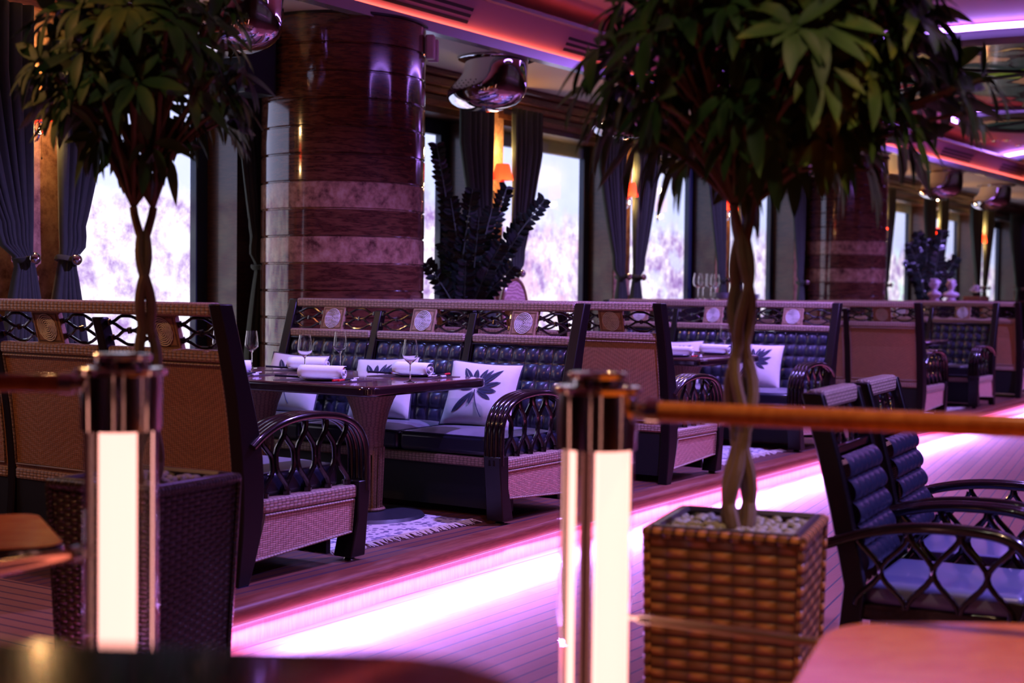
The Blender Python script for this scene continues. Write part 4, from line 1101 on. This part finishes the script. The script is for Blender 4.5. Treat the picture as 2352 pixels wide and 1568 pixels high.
tips = [world_at(px, py, depth=22.8) for px, py in [(2108, 535), (2090, 560), (2165, 532), (2150, 560), (2198, 592), (2130, 550), (2085, 600), (2120, 600), (2160, 600), (2180, 640)]]
pb = world_at(2128, 690, depth=22.8)
zz_plant(pb.x, pb.y, 1.4, tips, 'distant dark potted plant at right, in front of the far windows', .19, 0, .25)

# oval-backed chair behind the first booth
p = Vector((10.57, 6.85, 0))
r = empty('oval_back_chair', (p.x, p.y, DZ), math.radians(-90), 'chair with an oval embossed back standing behind the laid booth', 'chair')
m = MB(); m.tube([(0, .20*math.cos(a), 1.13+.265*math.sin(a)) for a in [2*PI*k/40 for k in range(40)]], .022, 8, closed=True); m.build('back_rim', wood('chair_rim', (.10, .04, .02), (.2, .09, .04), rough=.2, coat=.5), r)
emb = M('embossed_panel', (.42, .22, .20), .5); _t = NT(emb); _w = _t.node('ShaderNodeTexWave', wave_type='RINGS'); _w.inputs['Scale'].default_value = 9; _w.inputs['Distortion'].default_value = 9; _t.t.links.new(_t.coord(), _w.inputs[0])
_t.put(_t.b.inputs['Base Color'], _t.mix(_w.outputs['Fac'], (.30, .14, .13, 1), (.48, .26, .24, 1))); _t.bump(_w.outputs['Fac'], .6, .005)
m = MB(); m.tube([(-.012, 0, 1.13), (.012, 0, 1.13)], .001, 4); m.T = Matrix.Diagonal((1, 1, 1, 1)); n = 40
m.add([(s*.012, .19*math.cos(2*PI*k/n), 1.13+.255*math.sin(2*PI*k/n)) for s in (-1, 1) for k in range(n)], [tuple(range(n)), tuple(range(n, 2*n))[::-1]]); m.build('back_panel', emb, r)
m = MB(); m.box((.0, -.23, .42), (.44, .23, .50)); m.build('seat', leather, r, bevel=.03)
for x_, y_ in ((.02, -.2), (.02, .2), (.42, -.2), (.42, .2)):
    m = MB(); m.tube([(x_, y_, 0), (x_, y_, .44)], [.014, .022], 8); m.build('leg', dkwood, r)
for s in (-1, 1): m = MB(); m.tube([(0, s*.17, .45), (0, s*.15, .98)], .016, 8); m.build('back_support', dkwood, r)

# ------------------------------------------------------------------ service consoles behind the sofas with what stands on them
def console(x0, x1, y0, y1, lab):
    r = empty('service_console', ((x0+x1)/2, (y0+y1)/2, DZ), 0, lab, 'console'); w, h = (x1-x0)/2, (y1-y0)/2
    m = MB(); m.box((-w+.02, -h+.02, 0), (w-.02, h-.02, 1.19)); m.build('cabinet', wallwood, r)
    m = MB(); m.box((-w, -h, 1.19), (w, h, 1.225)); m.build('worktop', table_m, r, bevel=.006)
    m = MB()
    for k in range(3): m.box((-w+.05+k*(2*w-.1)/3, -h+.008, .08), (-w+.03+(k+1)*(2*w-.1)/3, -h+.02, 1.14))
    m.build('door', dkwood2, r, bevel=.004)
console(13.3, 15.9, 6.75, 7.15, 'dark service console behind the second booth carrying glasses and plates')
ct = DZ+1.225
GG = 'large wine glasses on the service console'
def big_glass():
    m = MB(); prof = [(.042, 0), (.042, .003), (.012, .008), (.0045, .02), (.004, .11), (.012, .12), (.045, .15), (.056, .185), (.052, .235), (.042, .285), (.0408, .285), (.0505, .235), (.0545, .185), (.044, .152), (.01, .125), (.0001, .122)]
    m.lathe(prof, 24); return m.build('wine_glass', glass_m, angle=60)
for px, lab in [(1603, 'first from left of the four tall glasses on the console'), (1614, 'second from left of the four tall glasses on the console'), (1632, 'third from left of the four tall glasses on the console'), (1642, 'rightmost of the four tall glasses on the console')]:
    p = world_at(px, 684, Y=6.85 if px % 2 else 6.95); put('bigglass', big_glass, p.x, p.y, ct, 0, lab, 'wine glass', GG)
for px, lab, n in [(1661, 'left', 5), (1722, 'right', 4)]:
    p = world_at(px, 684, Y=6.9)
    for k in range(n):
        put('cplate', make_plate, p.x, p.y, ct+k*.014, 0, '%s plate in the %s stack on the console' % (('lowest', 'second lowest', 'middle', 'second highest', 'topmost')[k if n == 5 or k < 2 else k+1], lab), 'plate', 'plates stacked on the console')
console(20.95, 26.4, 6.12, 6.48, 'dark distant console at right carrying busts and flowers')
def bust():
    r = empty('bust', (0, 0, 0)); m = MB()
    m.lathe([(.07, 0), (.075, .02), (.05, .03), (.045, .04)], 20); m.build('plinth', plaster_m, r)
    m = MB(); prof = [(.05, .035), (.10, .06), (.115, .09), (.09, .12), (.045, .14), (.04, .165), (.055, .185), (.075, .22), (.078, .255), (.06, .295), (.02, .315), (.0001, .318)]
    m.lathe(prof, 20, cap=False); m.v = [Vector((p.x*(.72 if p.z < .14 else 1), p.y*1.1 if p.z < .14 else p.y*.85, p.z)) for p in m.v]
    m.tube(smooth_path([(.07, 0, .265), (.092, 0, .235), (.085, 0, .225), (.07, 0, .22)]), .012, 6); m.tube([(.07, -.02, .205), (.07, .02, .205)], .009, 6)
    m.build('head', plaster_m, r)
    m = MB()
    for k in range(26):
        a = random.random()*2*PI; z = .23+random.random()*.08; rr = .078*math.sqrt(max(.05, 1-((z-.245)/.085)**2)); 
        if math.cos(a) > .5 and z < .28: continue
        c = Vector((rr*math.cos(a), rr*.85*math.sin(a), z)); m.lathe([(.0001, -.018), (.015, -.01), (.02, 0), (.014, .012), (.0001, .018)], 8, c=c, cap=False)
    m.lathe([(.0001, -.03), (.03, -.015), (.036, 0), (.028, .02), (.0001, .032)], 12, c=(-.08, 0, .27), cap=False)
    m.build('hair', plaster_m, r); return r
for px, rz, lab in [(2146, 2.6, 'left one of two small white busts on the far console'), (2184, .3, 'right one of two small white busts on the far console')]:
    p = world_at(px, 688, Y=6.3); put('bust', bust, p.x, p.y, ct, rz, lab, 'bust', 'white busts on the far console')
p = world_at(2242, 684, Y=6.3)
m = MB(); m.box((-.28, -.14, 0), (.28, .14, .07)); o = m.build('wooden_box', wood('box_wood', (.12, .05, .02), (.2, .09, .03), rough=.4), loc=(p.x, p.y, ct), bevel=.01); tag(o, 'flat brown wooden box on the far console under the pale flowers', 'box')
r = empty('flower_arrangement', (p.x, p.y, ct+.07), 0, 'small pale flower arrangement in a dark bowl on the far console', 'flowers')
m = MB(); m.lathe([(.04, 0), (.08, .05), (.075, .05), (.0001, .03)], 16); m.build('bowl', black_m, r)
m = MB(); rng = random.Random(5)
for k in range(40):
    a, e = rng.random()*2*PI, rng.uniform(.1, 1.4); d = Vector((math.cos(a)*math.cos(e), math.sin(a)*math.cos(e), math.sin(e))); leaf(m, Vector((0, 0, .05))+d*.05, d, Vector((0, 0, 1)), .09, .028, .2)
m.build('petals', plaster_m, r)

# ------------------------------------------------------------------ armchairs at right
def make_armchair():
    r = empty('armchair', (0, 0, 0))     # local: width along x (0..w), faces -y
    w = .58
    BK = [(0, .05), (.25, .02), (.45, .0), (.70, .05), (.9, .10), (1.13, .165)]   # z -> y of back face
    f = lambda z: interp(BK, z)
    zs = [0, .15, .3, .45, .6, .75, .9, 1.12]
    for x in (0, w-.045):
        m = MB(); m.prism([(f(z), z) for z in zs]+[(f(z)-.075+(.02 if z < .2 else 0), z) for z in zs[::-1]], x, x+.045, 'x'); m.build('back_post', dkwood2, r, bevel=.006)
        m = MB(); m.prism([(-.60, 0), (-.56, 0), (-.555, .3), (-.55, .45), (-.61, .45)], x, x+.045, 'x'); m.build('front_leg', dkwood2, r, bevel=.005)
    m = MB(); m.box((.046, f(1.1)-.07, 1.06), (w-.046, f(1.1)+.0, 1.13)); m.build('top_rail', ratt_strip, r, bevel=.015)
    m = MB(); m.box((.046, f(.9)-.06, .90), (w-.046, f(.9)-.01, .935)); m.build('mid_rail', dkwood, r, bevel=.006)
    m = MB()
    for k in range(5):
        x = .10+k*(w-.2)/4
        m.tube([(x+.02*math.sin(t*2*PI*(1 if k % 2 else -1)), f(.93+.13*t)-.035, .93+.13*t) for t in [j/8 for j in range(9)]], .010, 7)
    m.build('lattice', dkwood, r)
    nx, nz = 6, 5
    def tf(u, v):
        z = lerp(.50, .90, v); x = lerp(.046, w-.046, u); a, b = abs(math.sin(PI*u*nx)), abs(math.sin(PI*v*nz)); return (x, f(z)-.075-.035*(a*.35+.65)*(b)**.5, z)
    m = MB(); m.grid(tf, nx*8, nz*8); m.build('tufted_back', leather, r, angle=180)
    m = MB(); m.grid(lambda u, v: (lerp(.046, w-.046, u), f(lerp(.40, .92, v))-.01, lerp(.40, .92, v)), 1, 8); m.build('rattan_back_panel', ratt_back, r, angle=180)
    m = MB(); m.box((.03, -.60, .33), (w-.03, -.03, .395)); m.build('seat_frame', dkwood, r, bevel=.01)
    m = MB(); m.box((.02, -.605, .39), (w-.02, -.07, .47)); m.build('seat_cushion', M('armchair_seat', (.14, .14, .26), .3, coat=.3), r, bevel=.03, seg=4)  # seat base tinted blue to carry part of the blue light
    for x in (-.012, w+.012):
        s = -1 if x < 0 else 1
        arc = smooth_path([(x, .06, .595), (x, -.08, .645), (x, -.24, .675), (x, -.42, .68), (x, -.54, .665), (x, -.61, .62), (x, -.635, .54), (x, -.62, .43), (x-.0, -.60, .36)], 5)
        m = MB(); m.tube(arc, .020, 10); m.tube([p+Vector((-s*.034, 0, -.002)) for p in arc], .018, 10); m.build('arm_rail', dkwood, r)
        m = MB()
        ztop = lambda y: interp(sorted([(p.y, p.z-.018) for p in arc[:26]]), y)
        for k in range(3):
            yb = -.13-k*.178
            for q in (-1, 1):
                pts = []
                for j in range(13):
                    t = j/12; b = .5-.5*math.cos(2*PI*t); pts.append((x-s*.012, yb+q*.089*(1-b)*.98, lerp(.39, ztop(yb), t)))
                m.tube(pts, .0105, 8)
        m.build('arm_lattice', dkwood, r)
    return r
ac = make_armchair(); cz = math.radians(6)
ac.location = (4.80, 1.72, 0); ac.rotation_euler = (0, 0, cz); tag(ac, 'nearer black armchair at right with blue-lit seat', 'armchair', 'black armchairs at the right table')
a2 = copy_tree(ac); a2.location = (5.52, 1.80, 0); a2.rotation_euler = (0, 0, cz); tag(a2, 'farther black armchair at right, behind the nearer one', 'armchair', 'black armchairs at the right table')

# ------------------------------------------------------------------ foreground tables
def free_table(poly_c, w, L, h, rad, rz, topm, edgem, lab, name='cafe_table', th=.035):
    r = empty(name, (poly_c[0], poly_c[1], 0), rz, lab, 'table')
    m = MB(); m.prism(rrect(-w/2, w/2, -L/2, L/2, rad, 12), h-th, h-.002, 'z'); m.build('table_edge', edgem, r, bevel=.01, seg=3)
    m = MB(); m.prism(rrect(-w/2+.006, w/2-.006, -L/2+.006, L/2-.006, rad, 12), h-.004, h, 'z'); m.build('tabletop', topm, r)
    m = MB(); m.tube([(0, 0, .03), (0, 0, h-th)], .04, 16); m.build('pedestal', chrome, r)
    m = MB(); m.lathe([(.24, 0), (.24, .015), (.05, .03), (.0001, .03)], 32); m.build('base', black_m, r)
    return r
# right: glossy orange wooden table; far-left rounded corner seen
def fillet(pts, r, n=8):
    out = []; N = len(pts)
    for i in range(N):
        a, b, c = Vector(pts[i-1]), Vector(pts[i]), Vector(pts[(i+1) % N]); u = (a-b).normalized(); v = (c-b).normalized()
        for k in range(n+1):
            t = k/n; out.append(tuple(((b+u*r)*(1-t)**2+b*2*t*(1-t)+(b+v*r)*t*t)))
    return out
r = empty('cafe_table', tuple((d0*2.4+r0*1.2).to_2d())+(0,), aim, 'glossy orange wooden table with rounded corner, bottom right foreground', 'table')
pg = [(-1.02, -.75), (.85, -.75), (.85, .46), (.0, .70), (-.50, .70)]
m = MB(); m.prism(fillet(pg, .16), .72, .754, 'z'); m.build('table_edge', orange_tab, r, bevel=.012, seg=3)
m = MB(); m.prism(fillet([(x*.985, y*.985) for x, y in pg], .16), .752, .7565, 'z'); m.build('tabletop', orange_tab, r)
m = MB(); m.tube([(0, 0, .03), (0, 0, .72)], .05, 16); m.build('pedestal', chrome, r)
m = MB(); m.lathe([(.28, 0), (.28, .015), (.05, .03), (.0001, .03)], 32); m.build('base', black_m, r)
c = P(-60, 3.95)
free_table((c.x-.06, c.y+.07), .60, .60, .775, .07, aim+.45, orange_tab, tedge_m, 'small orange-topped table with dark edge at the left edge of the picture', th=.05)
c = d0*1.17+r0*-.74
free_table((c.x, c.y), 1.5, .62, 1.10, .16, aim-.055, M('black_gloss', (.006, .003, .005), .12, coat=.7), tedge_m, 'dark glossy tabletop, very blurred, along the bottom left foreground', 'bar_table')
